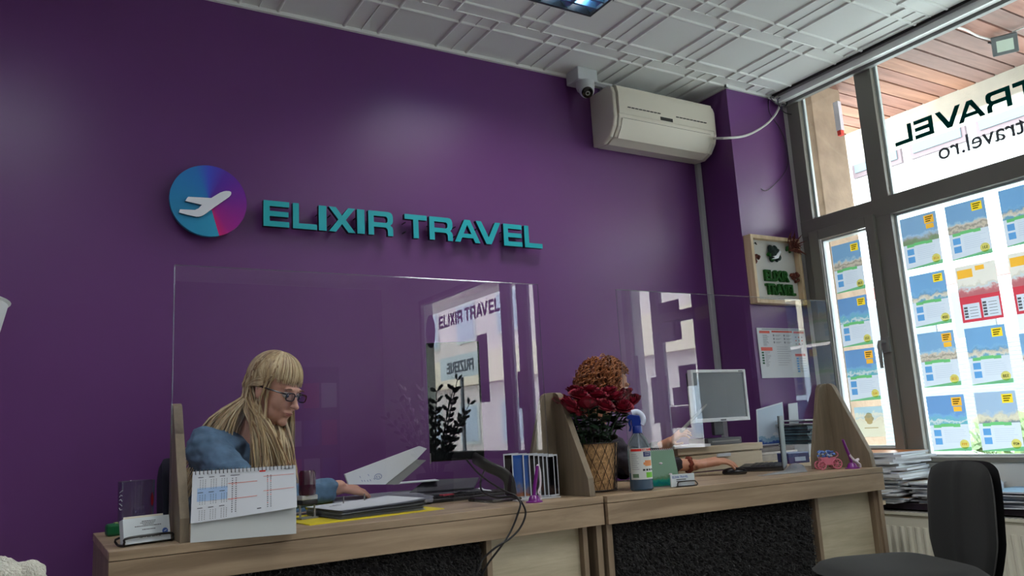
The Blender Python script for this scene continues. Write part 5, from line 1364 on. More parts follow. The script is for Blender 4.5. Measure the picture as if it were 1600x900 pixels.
# white note by the wall behind the desk
# ---------------------------------------------------------------- visitor chair
fab = mat('chair_fabric_charcoal', (28, 31, 30), rough=.9, var=.12, vscale=200, bump=.3, bscale=900, sheen=.1)
def sheet_pad(mb, w, h, th, bulge, tf):
    """rounded upholstered slab; tf maps (across, up, out)"""
    N1, N2 = 20, 20; v_ = []
    for s in (0, 1):
        for j in range(N2+1):
            for i in range(N1+1):
                a = i/N1*2-1; b = j/N2*2-1
                # squircle outline
                k_ = (abs(a)**4+abs(b)**4)**.25; m_ = max(abs(a), abs(b)); f = m_/k_ if k_ > 1e-6 else 1
                f = f**.8
                aa, bb_ = a*f, b*f
                e = (1-max(abs(a), abs(b))**3.0)
                q = th/2*(e**.5 if e > 0 else 0)*(1 if s else -1)+ (bulge*(1-aa*aa) if bulge else 0)
                v_.append(tf(aa*w/2, bb_*h/2, q))
    M1 = (N1+1)*(N2+1); f_ = []
    for j in range(N2):
        for i in range(N1):
            a = j*(N1+1)+i; f_.append((a, a+N1+1, a+N1+2, a+1)); f_.append((M1+a, M1+a+1, M1+a+N1+2, M1+a+N1+1))
    return mb.add(v_, f_)
bq_ = atY(1515, 800, 1.62); CRZ = R(157); CHX, CHY = bq_.x+.30*math.cos(CRZ), 1.62+.30*math.sin(CRZ)
t = thing('visitor_chair', 'charcoal fabric visitor chair with a padded back, front right', 'chair', (CHX, CHY, 0), CRZ)
def back_tf(a, b, q):
    return (-.275-.08*b/.22*.4+q-.045*(a/.2)**2*-1*.9, a, .615+b)
mb = MB(); sheet_pad(mb, .335, .42, .055, 0, lambda a, b, q: (-.285-.10*b+1.1*a*a*.9+q+.004*math.exp(-((a+.02)/.012)**2), a*(1-.25*max(0, -b-.05)/.17), .60+b)); mb.build('backrest_pad', fab, t, smooth=60)
mb = MB(); sheet_pad(mb, .34, .425, .03, 0, lambda a, b, q: (-.318-.10*b+1.1*a*a*.9+q, a*(1-.25*max(0, -b-.05)/.17), .597+b)); mb.build('backrest_shell', mat('shell_black', (16, 17, 18), rough=.45), t, smooth=60)
mb = MB(); sheet_pad(mb, .46, .44, .075, 0, lambda a, b, q: (b, a, .47+q-.12*max(0, b-.1)**2*6)); mb.build('seat_pad', fab, t, smooth=60)
mb = MB(); sheet_pad(mb, .45, .43, .03, 0, lambda a, b, q: (b, a, .44+q)); mb.build('seat_shell', mat('shell_black', 0), t, smooth=60)
chrome = mat('tube_grey', (120, 124, 128), rough=.3, metal=.7)
MB().tube(smooth_path([(-.30, 0, .50), (-.30, 0, .44), (-.24, 0, .415), (-.05, 0, .415)]), .013, 10).build('back_support', chrome, t, smooth=True)
for s in (-1, 1):
    MB().tube(smooth_path([(-.18, s*.20, .425), (-.21, s*.215, .36), (-.27, s*.22, .0)]), .011, 10).build('leg', chrome, t, smooth=True)
    MB().tube(smooth_path([(.18, s*.20, .425), (.21, s*.215, .36), (.24, s*.22, .0)]), .011, 10).build('leg', chrome, t, smooth=True)
MB().tube(smooth_path([(-.18, -.2, .425), (-.18, .2, .425)]), .011, 10).tube([(.18, -.2, .425), (.18, .2, .425)], .011, 10).tube([(-.18, -.235, .46), (.12, -.245, .462)], .008, 8).build('seat_frame', chrome, t, smooth=True)

# left foreground: white display bucket, plush on a table
e_ = atY(13, 478, 1.5); e2 = atY(2, 575, 1.5)
t = thing('display_bucket', 'white tapering printed display bucket at the far left edge', 'display stand', (e_.x-.17, 1.5, 0))
mb = MB(); mb.lathe([(.01, .98), (.115, .98), (.17, e_.z), (.174, e_.z+.004), (.168, e_.z+.004), (.112, .99), (.01, .99)], 48); mb.build('bucket', mat('bucket_white', (205, 210, 212), rough=.4), t, smooth=30)
mb = MB().use(ink)
def bpatch(m_, a0, a1, z0, z1):
    mb.use(m_); v_ = []
    for i in range(9):
        a = a0+(a1-a0)*i/8
        for z in (z0, z1):
            r_ = .1155+(.17-.115)*(z-.98)/(e_.z-.98)+.0012; v_.append((r_*math.cos(a), r_*math.sin(a), z))
    mb.add(v_, [(2*i, 2*i+2, 2*i+3, 2*i+1) for i in range(8)])
for a0, a1, z0, z1, m_ in ((-.75, -.48, e_.z-.11, e_.z-.06, ink), (-.42, -.36, e_.z-.10, e_.z-.04, redd), (-.34, -.30, e_.z-.12, e_.z-.02, ink), (-.40, -.28, e_.z-.14, e_.z-.13, redd), (-.9, -.3, .99, e_.z-.16, mat('bucket_blue', (70, 90, 140), rough=.5))): bpatch(m_, a0, a1, z0, z1)
mb.build('printed_pattern', None, t)
MB().lathe([(.02, .02), (.02, .98), (.0, .98)], 16).build('pole', gw, t); MB().lathe([(0, 0), (.17, 0), (.17, .02), (0, .025)], 32).build('base_plate', gw, t)
t = thing('plush_toy', 'cream white fluffy plush toy peeking in at the lower left corner', 'plush toy', (-.03, 1.0, .62))
mb = MB()
c0 = atY(20, 905, 1.0); c1 = atY(45, 902, 1.0)
mb.ell((c0.x-.02, 1.0, c0.z-.005), (.035, .035, .030), 20, 14).ell((c1.x, 1.0, c1.z-.004), (.017, .02, .022), 16, 10).ell((c0.x-.02, 1.0, c0.z-.12), (.06, .06, .10), 20, 14)
rg3 = random.Random(2)
clay(mb, 'plush_body', mat('plush_cream', (214, 212, 196), rough=.95, var=.1, vscale=80, bump=.8, bscale=350, sheen=.5), t, .004, 4, fold=lambda v: .0025*noise.noise(v*160))
t = thing('side_table', 'small white side table at the lower left, carrying the plush toy', 'table', (-.05, 1.0, 0))
zt_ = c0.z-.12-.10
t_top = MB().box((-.3, .8, zt_-.02), (.12, 1.2, zt_+.003)).build('table_top', gw, t, True)
for x in (-.28, .08):
    for y in (.82, 1.16): MB().box((x, y, 0), (x+.03, y+.03, zt_-.02)).build('leg', gw, t, True)

# wardrobe by the big window (mirrored as the dark field in the right screen)
t = thing('tall_cabinet', 'tall dark grey cabinet mirrored in the right clear screen', 'cabinet', (3.76, 1.22, 0))
wd_ = mat('cabinet_dark', (62, 62, 72), rough=.5)
MB().box((3.60, 1.00, 0), (3.94, 1.44, 2.3)).build('carcass', wd_, t, True, bevel=.003)
for y0 in (1.003, 1.222): MB().box((3.58, y0, .05), (3.60, y0+.215, 2.28)).build('door', wd_, t, True, bevel=.002)
MB().box((3.565, 1.20, 1.35), (3.58, 1.21, 1.55)).box((3.565, 1.23, 1.35), (3.58, 1.24, 1.55)).build('door_handle', bk, t, True)
MB().box((3.578, 1.03, 1.62), (3.58, 1.15, 1.70)).build('yellow_notice', mat('notice_yellow', (170, 170, 90), rough=.6), t, True)

# house plant by the far shop window
t = thing('potted_plant', 'tall dark leaved potted plant mirrored in the left clear screen', 'potted plant', (3.5, -2.75, 0))
MB().lathe([(0, 0), (.16, 0), (.19, .62), (.175, .62), (.16, .55), (0, .55)], 32, ).build('pot', mat('pot_dark', (50, 46, 48), rough=.5), t, smooth=40)
rg4 = random.Random(9); lfm = mat('plant_leaf_dark', (16, 34, 22), rough=.4)
for k_ in range(15):
    a = 2*PI*k_/15+.3; lean = rg4.uniform(.15, .5); L = rg4.uniform(.55, 1.05)
    P = [Vector((.06*math.cos(a), .06*math.sin(a), .55))]
    for i in range(1, 9):
        u = i/8; P.append(Vector((math.cos(a)*(.06+lean*u**1.4), math.sin(a)*(.06+lean*u**1.4)*1.2, .55+L*u)))
    mb = MB().tube(P, [.012*(1-.7*i/8) for i in range(9)], 6)
    for i in range(2, 9):
        for s in (-1, 1):
            q = P[i]; tn = (P[i]-P[i-1]).normalized(); sd = tn.cross(Vector((math.cos(a+PI/2)*.3, math.sin(a+PI/2)*.3, 1))).normalized()*s
            if sd.length < .1: sd = Vector((s, 0, 0))
            d = (sd*.8+tn*.65).normalized(); LL = .10; wv = d.cross(tn).cross(d).normalized()*.022
            mb.add([q, q+d*LL*.4+wv, q+d*LL*.8+wv*.8, q+d*LL, q+d*LL*.8-wv*.8, q+d*LL*.4-wv], [(0, 1, 2, 3, 4, 5)])
    mb.build('leaf_stem', lfm, t)
# brochure stand against the front wall
t = thing('brochure_stand', 'tall brochure stand with coloured covers mirrored faintly in the left screen', 'brochure stand', (2.9, -4.9, 0))
MB().box((2.55, -5.0, 0), (3.25, -4.9, 1.9)).build('stand_frame', mat('cabinet_dark', 0), t, True)
for i in range(3):
    for j in range(3):
        MB().box((2.58+i*.22, -4.895, .5+j*.45), (2.77+i*.22, -4.885, .8+j*.45)).build('brochure_slot', mat('cover%d' % ((i+j) % 3), [(190, 40, 40), (210, 214, 220), (60, 90, 150)][(i+j) % 3], rough=.4), t, True)

# ---------------------------------------------------------------- the street outside
conc = mat('concrete_pale', (196, 190, 176), rough=.85, var=.12, vscale=6, bump=.2, bscale=60)
struct(MB().box((XW+.18, -40, -.25), (60, 60, -.15)).build('ground', mat('pavement_grey', (150, 150, 148), rough=.8, var=.1, vscale=2)))
# wooden soffit of the canopy
sof = bpy.data.objects.new('ceiling_canopy', None); COL.objects.link(sof); sof.location = (4.6, 0, 3.1); struct(sof); WM[sof.name] = Matrix.Translation(sof.location)
wds = [wood('soffit_%d' % i, *c, 'x', .65) for i, c in enumerate((((122, 80, 66), (160, 112, 96)), ((112, 84, 76), (142, 110, 102)), ((132, 88, 68), (172, 122, 98))))]
rg5 = random.Random(8); y = -10.0; k_ = 0
ms = [MB() for _ in wds]; 
while y < 6:
    ms[rg5.choice((0, 0, 1, 2))].box((XW+.0, y, 3.10+rg5.uniform(0, .004)), (5.32, y+.112, 3.12)); y += .125
for mb, w_ in zip(ms, wds):
    mb.T = Matrix()
    mb.build('soffit_boards', w_, sof, True)
MB().box((XW, -10, 3.122), (5.34, 6, 3.2)).build('canopy_roof', mat('dark_gap', (60, 42, 36), rough=.9), sof, True)
MB().box((5.30, -10, 2.93), (5.55, 6, 3.4)).build('canopy_beam', conc, sof, True, bevel=.01)
stn = mat('stone_beige', (152, 130, 110), rough=.85, var=.18, vscale=8, bump=.3, bscale=40)
g0 = atX(1264, 200, 4.35); g1 = atX(1292, 200, 4.35)
struct(MB().box((4.2, g1.y-.02, -.15), (4.5, g0.y+.35, 3.1)).build('wall_street_pillar', stn, bevel=.006))
t = thing('rain_pipe', 'short white drain pipe piece on the beige stone pillar outside', 'pipe', (4.18, g1.y+.02, 2.6)); q = atX(1309, 175, 4.15)
MB().box((4.14, q.y-.015, atX(1310, 205, 4.15).z), (4.17, q.y+.02, atX(1310, 158, 4.15).z)).build('pipe_body', toyw, t, True); MB().box((4.14, q.y-.01, atX(1310, 213, 4.15).z), (4.168, q.y+.015, atX(1310, 205, 4.15).z)).build('pipe_end', redd, t, True)
# floodlight on the soffit
fl = atZ(1567, 52, 3.10); t = thing('floodlight', 'small square grey floodlight under the wooden canopy', 'floodlight', (fl.x, fl.y, 3.10))
fq = Matrix.Translation((fl.x, fl.y, 3.03)) @ Vector((-.75, -.42, -.50)).to_track_quat('-Z', 'Y').to_matrix().to_4x4()
mb = MB(); mb.T = fq; mb.box((-.065, -.055, -.012), (.065, .055, .018)); mb.build('lamp_body', mat('flood_grey', (84, 90, 92), rough=.5), t, True, bevel=.004)
mb = MB(); mb.T = fq; mb.box((-.042, -.035, -.0135), (.042, .030, -.012)); mb.build('lamp_glass', mat('flood_glass', (190, 205, 190), rough=.2), t, True)
mb = MB().tube([(fl.x, fl.y+.06, 3.1), (fl.x, fl.y+.06, 3.05)], .007, 6).tube([(fl.x-.05, fl.y+.06, 3.06), (fl.x+.06, fl.y+.06, 3.05)], .006, 6); mb.build('bracket_arm', bk, t, True)
cable([atZ(x, y, 3.09) for x, y in ((1465, 27), (1480, 33), (1495, 42), (1510, 47), (1530, 57), (1555, 63))], .006, wc, 'white cable running along the soffit to the floodlight')
cable([atZ(x, y, 3.09) for x, y in ((1582, 50), (1592, 46), (1610, 38))], .005, wc, 'white cable leaving the floodlight to the right')
# white building opposite
fac = mat('facade_white', (196, 198, 198), rough=.9); win_d = mat('facade_glass', (74, 84, 90), rough=.5, spec=.2); wfr = mat('facade_frame', (70, 54, 58), rough=.6)
XB = 12.0
t = thing('building', 'white building across the street with a band of upper windows', 'building', (XB+2, 8, -.15))
MB().box((XB, -3, -.15), (XB+5, 24, 9)).build('wall', fac, t, True)
zA = atX(1480, 232, XB).z; zB = zA+1.15
for k_ in range(14):
    y0 = 3.0+k_*1.06
    f = MB(); f.box((XB-.06, y0, zA), (XB+.02, y0+.9, zB)); o = f.build('window', wfr, t, True); WM[o.name] = WM[t.name]
    MB().box((XB-.08, y0+.06, zA+.08), (XB-.06, y0+.84, zB-.06)).build('pane', win_d, o, True)
MB().box((XB-.5, -3, zB+.5), (XB+.1, 24, zB+.75)).build('eaves', conc, t, True)
sh = MB(); shm = mat('shutter_pale', (74, 82, 84), rough=.5)
for k_ in range(26): sh.box((XB-.06, 3.4, .4+k_*.06), (XB-.02, 8.8, .4+k_*.06+.035))
sh.build('slatted_shutter', shm, t, True)
sh = MB().use(mat('shop_grey', (64, 70, 74), rough=.5))
for k_ in range(7): sh.box((XB-.04, 3.5+k_*.9, 2.0), (XB, 4.1+k_*.9, 2.7))
sh.build('shopfront_panels', None, t, True)
MB().box((XB-.05, 3, 2.82), (XB+.0, 9.2, 3.0)).build('red_band', mat('fascia_pink', (130, 70, 66), rough=.7), t, True)
# outdoor unit on the facade near the pillar
q = atX(1295, 285, XB-.2)
t = thing('outdoor_unit', 'white air conditioner unit on the opposite white facade', 'outdoor unit', q); MB().box((XB-.35, q.y-.3, q.z-.22), (XB-.04, q.y+.2, q.z+.22)).build('casing', fac, t, True, bevel=.02)
MB().box((XB-.3, q.y-.3, q.z+.35), (XB-.05, q.y+.2, q.z+.38)).box((XB-.04, q.y-.3, q.z+.0), (XB-.012, q.y+.2, q.z+.5)).build('bracket', bk, t, True)
# pinkish building seen in the reflections
bw = mat('facade_pink', (206, 192, 190), rough=.9, var=.1, vscale=1)
t = thing('building', 'pinkish plastered building mirrored in the clear screens', 'building', (XB+3, -16, -.15))
MB().box((XB+1, -40, -.15), (XB+6, -3.2, 9)).build('wall', bw, t, True)
MB().box((XB+.7, -40, 2.6), (XB+1, -3.2, 3.6)).build('balcony_band', mat('facade_cream', (222, 206, 186), rough=.9), t, True)
for k_ in range(12):
    for z in (.6, 4.1, 6.6):
        o = MB().box((XB+.94, -38+k_*2.9, z), (XB+1.02, -36.6+k_*2.9, z+1.4)).build('window', fac, t, True); WM[o.name] = WM[t.name]
        MB().box((XB+.92, -37.9+k_*2.9, z+.1), (XB+.94, -36.7+k_*2.9, z+1.3)).build('pane', mat('facade_glass_pale', (158, 168, 184), rough=.4), o, True)
sgn = atX(719, 572, 8)
t = thing('shop_sign', 'hairdresser name board across the street, mirrored in the left screen', 'sign', (8, 2*YG-sgn.y, 1.5))
MB().box((8.0, 2*YG-sgn.y-1.0, sgn.z-.25), (8.05, 2*YG-sgn.y+1.0, sgn.z+.25)).build('board', mat('board_grey', (170, 176, 180), rough=.5), t, True)
mb = MB().text('FRIZERIE', .34, Matrix(((0, 0, -1, 7.995), (-1, 0, 0, 2*YG-sgn.y), (0, 1, 0, sgn.z-.12), (0, 0, 0, 1))), .004, .008, 'CENTER'); mb.build('board_letters', mat('letters_dark', (40, 44, 60), rough=.5), t, True)
MB().box((8.0, 2*YG-sgn.y-.04, -.15), (8.05, 2*YG-sgn.y+.04, sgn.z-.25)).build('post', gyd, t, True)
# bushes
for i, (px, py, X_, r_, lbl) in enumerate(((1590, 712, 7.0, .42, 'green bush outside below the posters, right of the chair'),)):
    q = atX(px, py, X_); mb = MB(); rg6 = random.Random(i)
    for k_ in range(900):
        d = Vector((rg6.gauss(0, 1), rg6.gauss(0, 1), rg6.gauss(0, 1))).normalized()*r_*rg6.uniform(.5, 1); c = q+d; s_ = rg6.uniform(.03, .07)
        a = Vector((rg6.uniform(-1, 1), rg6.uniform(-1, 1), rg6.uniform(-1, 1))).normalized(); b = a.orthogonal().normalized()
        mb.add([c+a*s_, c+b*s_*.5, c-a*s_, c-b*s_*.5], [(0, 1, 2, 3)])
    t = thing('bush', lbl, 'bush', (q.x, q.y, -.15)); mb.build('foliage', mat('bush_green', (78, 100, 52), rough=.7, var=.4, vscale=5), t, True)
    MB().tube([(q.x, q.y, -.15), (q.x, q.y, q.z)], .03, 8).build('stem', stem_m, t, True)
# cyan and white delivery van-like kiosk low outside
q = atX(1338, 742, 8.0)
t = thing('street_kiosk', 'white and cyan low street box outside the narrow sash', 'kiosk', (8, q.y, -.15))
k0 = atX(1375, 700, 8)
MB().box((8, k0.y-.2, -.15), (8.8, k0.y+1.4, k0.z-.25)).build('box_body', fac, t, True, bevel=.03)
MB().box((7.99, k0.y-.15, k0.z-.45), (8.0, k0.y+1.3, k0.z-.3)).build('cyan_panel', mat('cyan_panel', (0, 170, 205), rough=.5), t, True)

# ---------------------------------------------------------------- people
skin = mat('skin_light', (206, 158, 136), rough=.5, var=.06, vscale=30, sss=.08)
def head_frame(HC, f, roll=0.0):
    f = Vector(f).normalized(); l = Vector((0, 0, 1)).cross(f).normalized(); u = f.cross(l)
    if roll: q = Matrix.Rotation(roll, 3, f); l = q @ l; u = q @ u
    return Matrix(((f.x, l.x, u.x, HC[0]), (f.y, l.y, u.y, HC[1]), (f.z, l.z, u.z, HC[2]), (0, 0, 0, 1)))
def add_head(mb, H):
    mb.T = H
    mb.ell((-.015, 0, .033), (.092, .074, .084), 32, 20)
    mb.ell((.028, 0, -.028), (.056, .057, .080), 28, 18)
    mb.ell((.035, 0, -.074), (.044, .043, .036), 24, 14)
    mb.ell((.068, 0, -.098), (.017, .020, .016), 16, 10)
    for s in (-1, 1):
        mb.ell((.052, s*.032, -.036), (.026, .024, .032), 16, 10)
        mb.ell((-.008, s*.074, -.012), (.018, .009, .031), 14, 10, Euler((0, R(-12), 0)))
        mb.ell((.098, s*.011, -.037), (.009, .007, .007), 10, 8)
        mb.ell((.03, s*.036, -.066), (.036, .018, .032), 14, 8)
    mb.ell((.074, 0, .018), (.014, .046, .012), 20, 10)
    mb.capsule((.080, 0, .008), (.104, 0, -.032), .0075, .010, 12)
    mb.ell((.108, 0, -.035), (.011, .011, .010), 12, 8)
    mb.ell((.081, 0, -.062), (.011, .024, .006), 16, 8); mb.ell((.079, 0, -.072), (.011, .020, .006), 16, 8)
    mb.T = Matrix()
def add_hand(mb, wrist, fwd, palm_n, thumb_side, curl=.5, s=1.0, spread=.12):
    """wrist point, direction of the fingers, back-of-hand normal, side (+1/-1) of the thumb"""
    w = Vector(wrist); f = Vector(fwd).normalized(); n_ = Vector(palm_n); n_ = (n_-f*n_.dot(f)).normalized(); t_ = n_.cross(f)*thumb_side
    for q in (-.026, -.009, .009, .026):
        mb.capsule(w+t_*q*s*.75+f*.012*s, w+t_*q*s+f*.078*s, .0125*s, .0115*s, 12)
    L = [(.026, .072, .0078), (.009, .080, .0082), (-.009, .074, .0078), (-.026, .058, .0068)]
    tips = []
    for i, (q, ln, r_) in enumerate(L):
        p = w+t_*q*s+f*.080*s; ang = (.2+curl*.35)
        d = (f+t_*spread*(1.5-i)*.6); d.normalize(); ax = d.cross(n_).normalized()
        segs = (.46, .31, .25); rr = r_*s
        for j, sg in enumerate(segs):
            d = Matrix.Rotation(-ang*(1.0 if j else .5), 3, ax) @ d
            q2 = p+d*ln*sg*s; mb.capsule(p, q2, rr, rr*.9, 10); p = q2; rr *= .9
        tips.append((p, d, n_))
    p = w+t_*.026*s+f*.022*s; d = (f*.75+t_*.75-n_*.25).normalized()
    for sg, r_ in ((.040, .011), (.030, .0095), (.024, .0085)):
        q2 = p+d*sg*s; mb.capsule(p, q2, r_*s, r_*.9*s, 10); p = q2; d = (d+f*.35-t_*.12).normalized()
    tips.append((p, d, n_)); return tips
def eyes(H, root, ir):
    for s in (-1, 1):
        mb = MB(); mb.T = H
        mb.use(mat('eye_white', (214, 208, 202), rough=.2)).ell((.073, s*.030, -.002), (.0115, .013, .0105), 16, 12)
        mb.use(ir).ell((.0815, s*.030, -.004), (.0045, .0055, .0055), 12, 8).use(ink).ell((.0850, s*.030, -.004), (.002, .0026, .0026), 8, 6)
        mb.build('eye', None, root, True, smooth=True)
        mb = MB(); mb.T = H; mb.tube([(.083-.004*abs(u)**2, s*(.030+u*.014), .0055-.003*u*u) for u in (-1, -.5, 0, .5, 1)], .0018, 6); mb.build('eyelid', mat('lid_dark', (96, 60, 52), rough=.6), root, True, smooth=True)
        mb = MB(); mb.T = H; mb.tube([(.087-.006*abs(u)**2, s*(.032+u*.018), .022-.004*u*u) for u in (-1, -.5, 0, .5, 1)], [.001, .0022, .0024, .0022, .001], 6); mb.build('eyebrow', mat('brow', (120, 86, 62), rough=.8), root, True, smooth=True)
def lips(H, root):
    mb = MB(); mb.T = H; mb.ell((.0862, 0, -.0630), (.0062, .019, .0030), 16, 8); mb.ell((.0848, 0, -.0690), (.0062, .016, .0034), 16, 8); mb.build('lips', mat('lips', (172, 104, 96), rough=.45), root, True, smooth=True)

# --- woman at the left desk
W1 = thing('person', 'person with long blonde hair and glasses in a denim blue shirt, leaning over papers', 'person', (.55, 3.0, 0))
HC = Vector((.737, 2.86, 1.188)); Fd = Vector((.56, -.82, -.34)); H = head_frame(HC, Fd, R(-4))
mb = MB(); add_head(mb, H)
nb_ = Vector((.655, 2.945, 1.0)); mb.capsule(H @ Vector((-.02, 0, -.04)), nb_, .052, .056, 20); mb.capsule(H @ Vector((.0, 0, -.07)), nb_+Vector((.02, -.02, -.02)), .045, .055, 20)
ch = Vector((.60, 2.985, .86)); bl_ = Vector((.575, 3.01, .68)); pv = Vector((.57, 3.03, .54))
for a, b, r0, r1 in ((nb_-Vector((0, 0, .05)), ch, .070, .105), (ch, bl_, .11, .11), (bl_, pv, .12, .145)): mb.capsule(a, b, r0, r1, 20)
shR, shL = Vector((.505, 2.865, 1.0)), Vector((.77, 3.07, .99))
mb.capsule(shR, nb_-Vector((0, 0, .06)), .045, .05, 16); mb.capsule(shL, nb_-Vector((0, 0, .06)), .045, .05, 16)
for s in (shR, shL): mb.capsule(s, ch, .055, .10, 16)
elR = Vector((.63, 2.66, .815)); wr = atY(530, 759, 2.70); wr.z -= .005; fh = atY(558, 766, 2.70)
mb.capsule(shR, elR, .047, .038, 16); mb.capsule(elR, wr, .036, .025, 16)
add_hand(mb, wr, (fh-wr), (0, -.35, 1), 1, .6, .9)
elL = Vector((.84, 3.02, .72)); wl = Vector((.98, 2.88, .70)); mb.capsule(shL, elL, .046, .038, 16); mb.capsule(elL, wl, .036, .025, 16); add_hand(mb, wl, (.5, -.3, -.2), (0, 0, 1), -1, .7, .9)
kR, kL = Vector((.90, 2.97, .50)), Vector((.88, 3.17, .50))
for hp, kn, ft in ((Vector((.52, 2.98, .52)), kR, Vector((.92, 2.95, .09))), (Vector((.50, 3.12, .52)), kL, Vector((.90, 3.17, .09)))):
    mb.capsule(hp, kn, .085, .055, 16); mb.capsule(kn, ft, .052, .035, 16); mb.capsule(ft, ft+Vector((.13, -.02, -.045)), .034, .028, 12)
clay(mb, 'body', skin, W1, .0034, 9)
eyes(H, W1, mat('iris_blue', (70, 96, 120), rough=.2)); lips(H, W1)
den = mat('denim_blue', (84, 116, 144), rough=.85, var=.22, vscale=26, bump=.25, bscale=500)
mb = MB()
for a, b, r0, r1 in ((nb_-Vector((.015, -.015, .045)), ch, .092, .138), (ch, bl_, .14, .135), (bl_, pv, .135, .16)): mb.capsule(a, b, r0, r1, 22)
mb.capsule(shR+Vector((0, 0, .005)), nb_-Vector((.015, -.015, .03)), .068, .070, 18); mb.capsule(shL+Vector((0, 0, .005)), nb_-Vector((-.01, .01, .03)), .068, .070, 18)
for s in (shR, shL): mb.capsule(s, ch, .066, .11, 18)
mb.capsule(shR, elR, .063, .056, 18); mb.capsule(elR, wr.lerp(elR, .16), .054, .038, 18); mb.capsule(shL, elL, .062, .054, 18); mb.capsule(elL, wl.lerp(elL, .16), .052, .038, 18)
def folds(v): return .011*noise.noise(Vector((v.x*11, v.y*11, v.z*38)))+.003*noise.noise(v*60)
clay(mb, 'denim_shirt', den, W1, .005, 3, fold=folds)
mb = MB()
for hp, kn, ft in ((Vector((.52, 2.98, .52)), kR, Vector((.92, 2.95, .14))), (Vector((.50, 3.12, .52)), kL, Vector((.90, 3.17, .14)))): mb.capsule(hp, kn, .098, .066, 16); mb.capsule(kn, ft, .064, .05, 16)
mb.capsule(pv, pv+Vector((.0, 0, -.02)), .155, .15, 18); clay(mb, 'trousers', mat('trousers_dark', (32, 34, 44), rough=.9), W1, .008, 3)
# glasses
gb_ = mat('glasses_black', (14, 14, 18), rough=.25); mb = MB(); mb.T = H
for s in (-1, 1):
    P = [(.098, s*(.0325+.021*math.copysign(abs(math.cos(a))**.6, math.cos(a))), -.004+.0135*math.copysign(abs(math.sin(a))**.6, math.sin(a))) for a in [i*PI/12 for i in range(25)]]
    P = [(x-.10*(abs(y)-.0325)*.9 if abs(y) > .03 else x, y, z) for x, y, z in P]
    mb.tube(P, .0021, 6); mb.tube([(.094, s*.054, .004), (.075, s*.068, .004), (.0, s*.080, .004), (-.012, s*.079, -.006)], [.0032, .003, .0022, .002], 6)
mb.tube([(.099, -.012, .0), (.102, 0, .003), (.099, .012, .0)], .002, 6)
gl1 = mb.build('glasses', gb_, W1, True, smooth=True); WM[gl1.name] = WM[W1.name]
for s in (-1, 1):
    mb = MB(); mb.T = H; mb.add([(.097-.09*(max(0, abs(y)-.03)), s*y, z) for y, z in [(.0325+.020*math.cos(i*PI/8), -.004+.0125*math.sin(i*PI/8)) for i in range(16)]], [list(range(16))]); mb.build('lens', clear('lens_clear', (.8, .84, .92), 1.5, 0, 1.5), gl1, True)
# blonde hair
hb = [mat('hair_blonde_%d' % i, c, rough=.45, var=.25, vscale=70, stretch=(1, 1, .15)) for i, c in enumerate(((182, 158, 118), (206, 188, 150), (146, 118, 84)))]
rg7 = random.Random(12)
mb = MB(); mb.use(hb[0]); mb.T = H; 
cc = Vector((-.022, 0, .040)); cr3 = Vector((.096, .079, .088))
# scalp shell, open at the face
N1, N2 = 36, 20; v_ = []; f_ = []
for j in range(N2+1):
    for i in range(N1): 
        ph = 2*PI*i/N1; lim = 62 if abs(math.atan2(math.sin(ph), math.cos(ph))) < 1.1 else (96 if abs(math.atan2(math.sin(ph), math.cos(ph))) < 1.75 else 128)
        th = R(lim)*j/N2; v_.append(cc+Vector((cr3.x*math.sin(th)*math.cos(ph), cr3.y*math.sin(th)*math.sin(ph), cr3.z*math.cos(th))))
for j in range(N2):
    for i in range(N1): f_.append((j*N1+i, (j+1)*N1+i, (j+1)*N1+(i+1) % N1, j*N1+(i+1) % N1))
mb.add(v_, f_); mb.T = Matrix()
def surf(ph, th, k=1.0): return H @ (cc+Vector((cr3.x*k*math.sin(th)*math.cos(ph), cr3.y*k*math.sin(th)*math.sin(ph), cr3.z*k*math.cos(th))))
top = Vector((-.02, 0, 0))
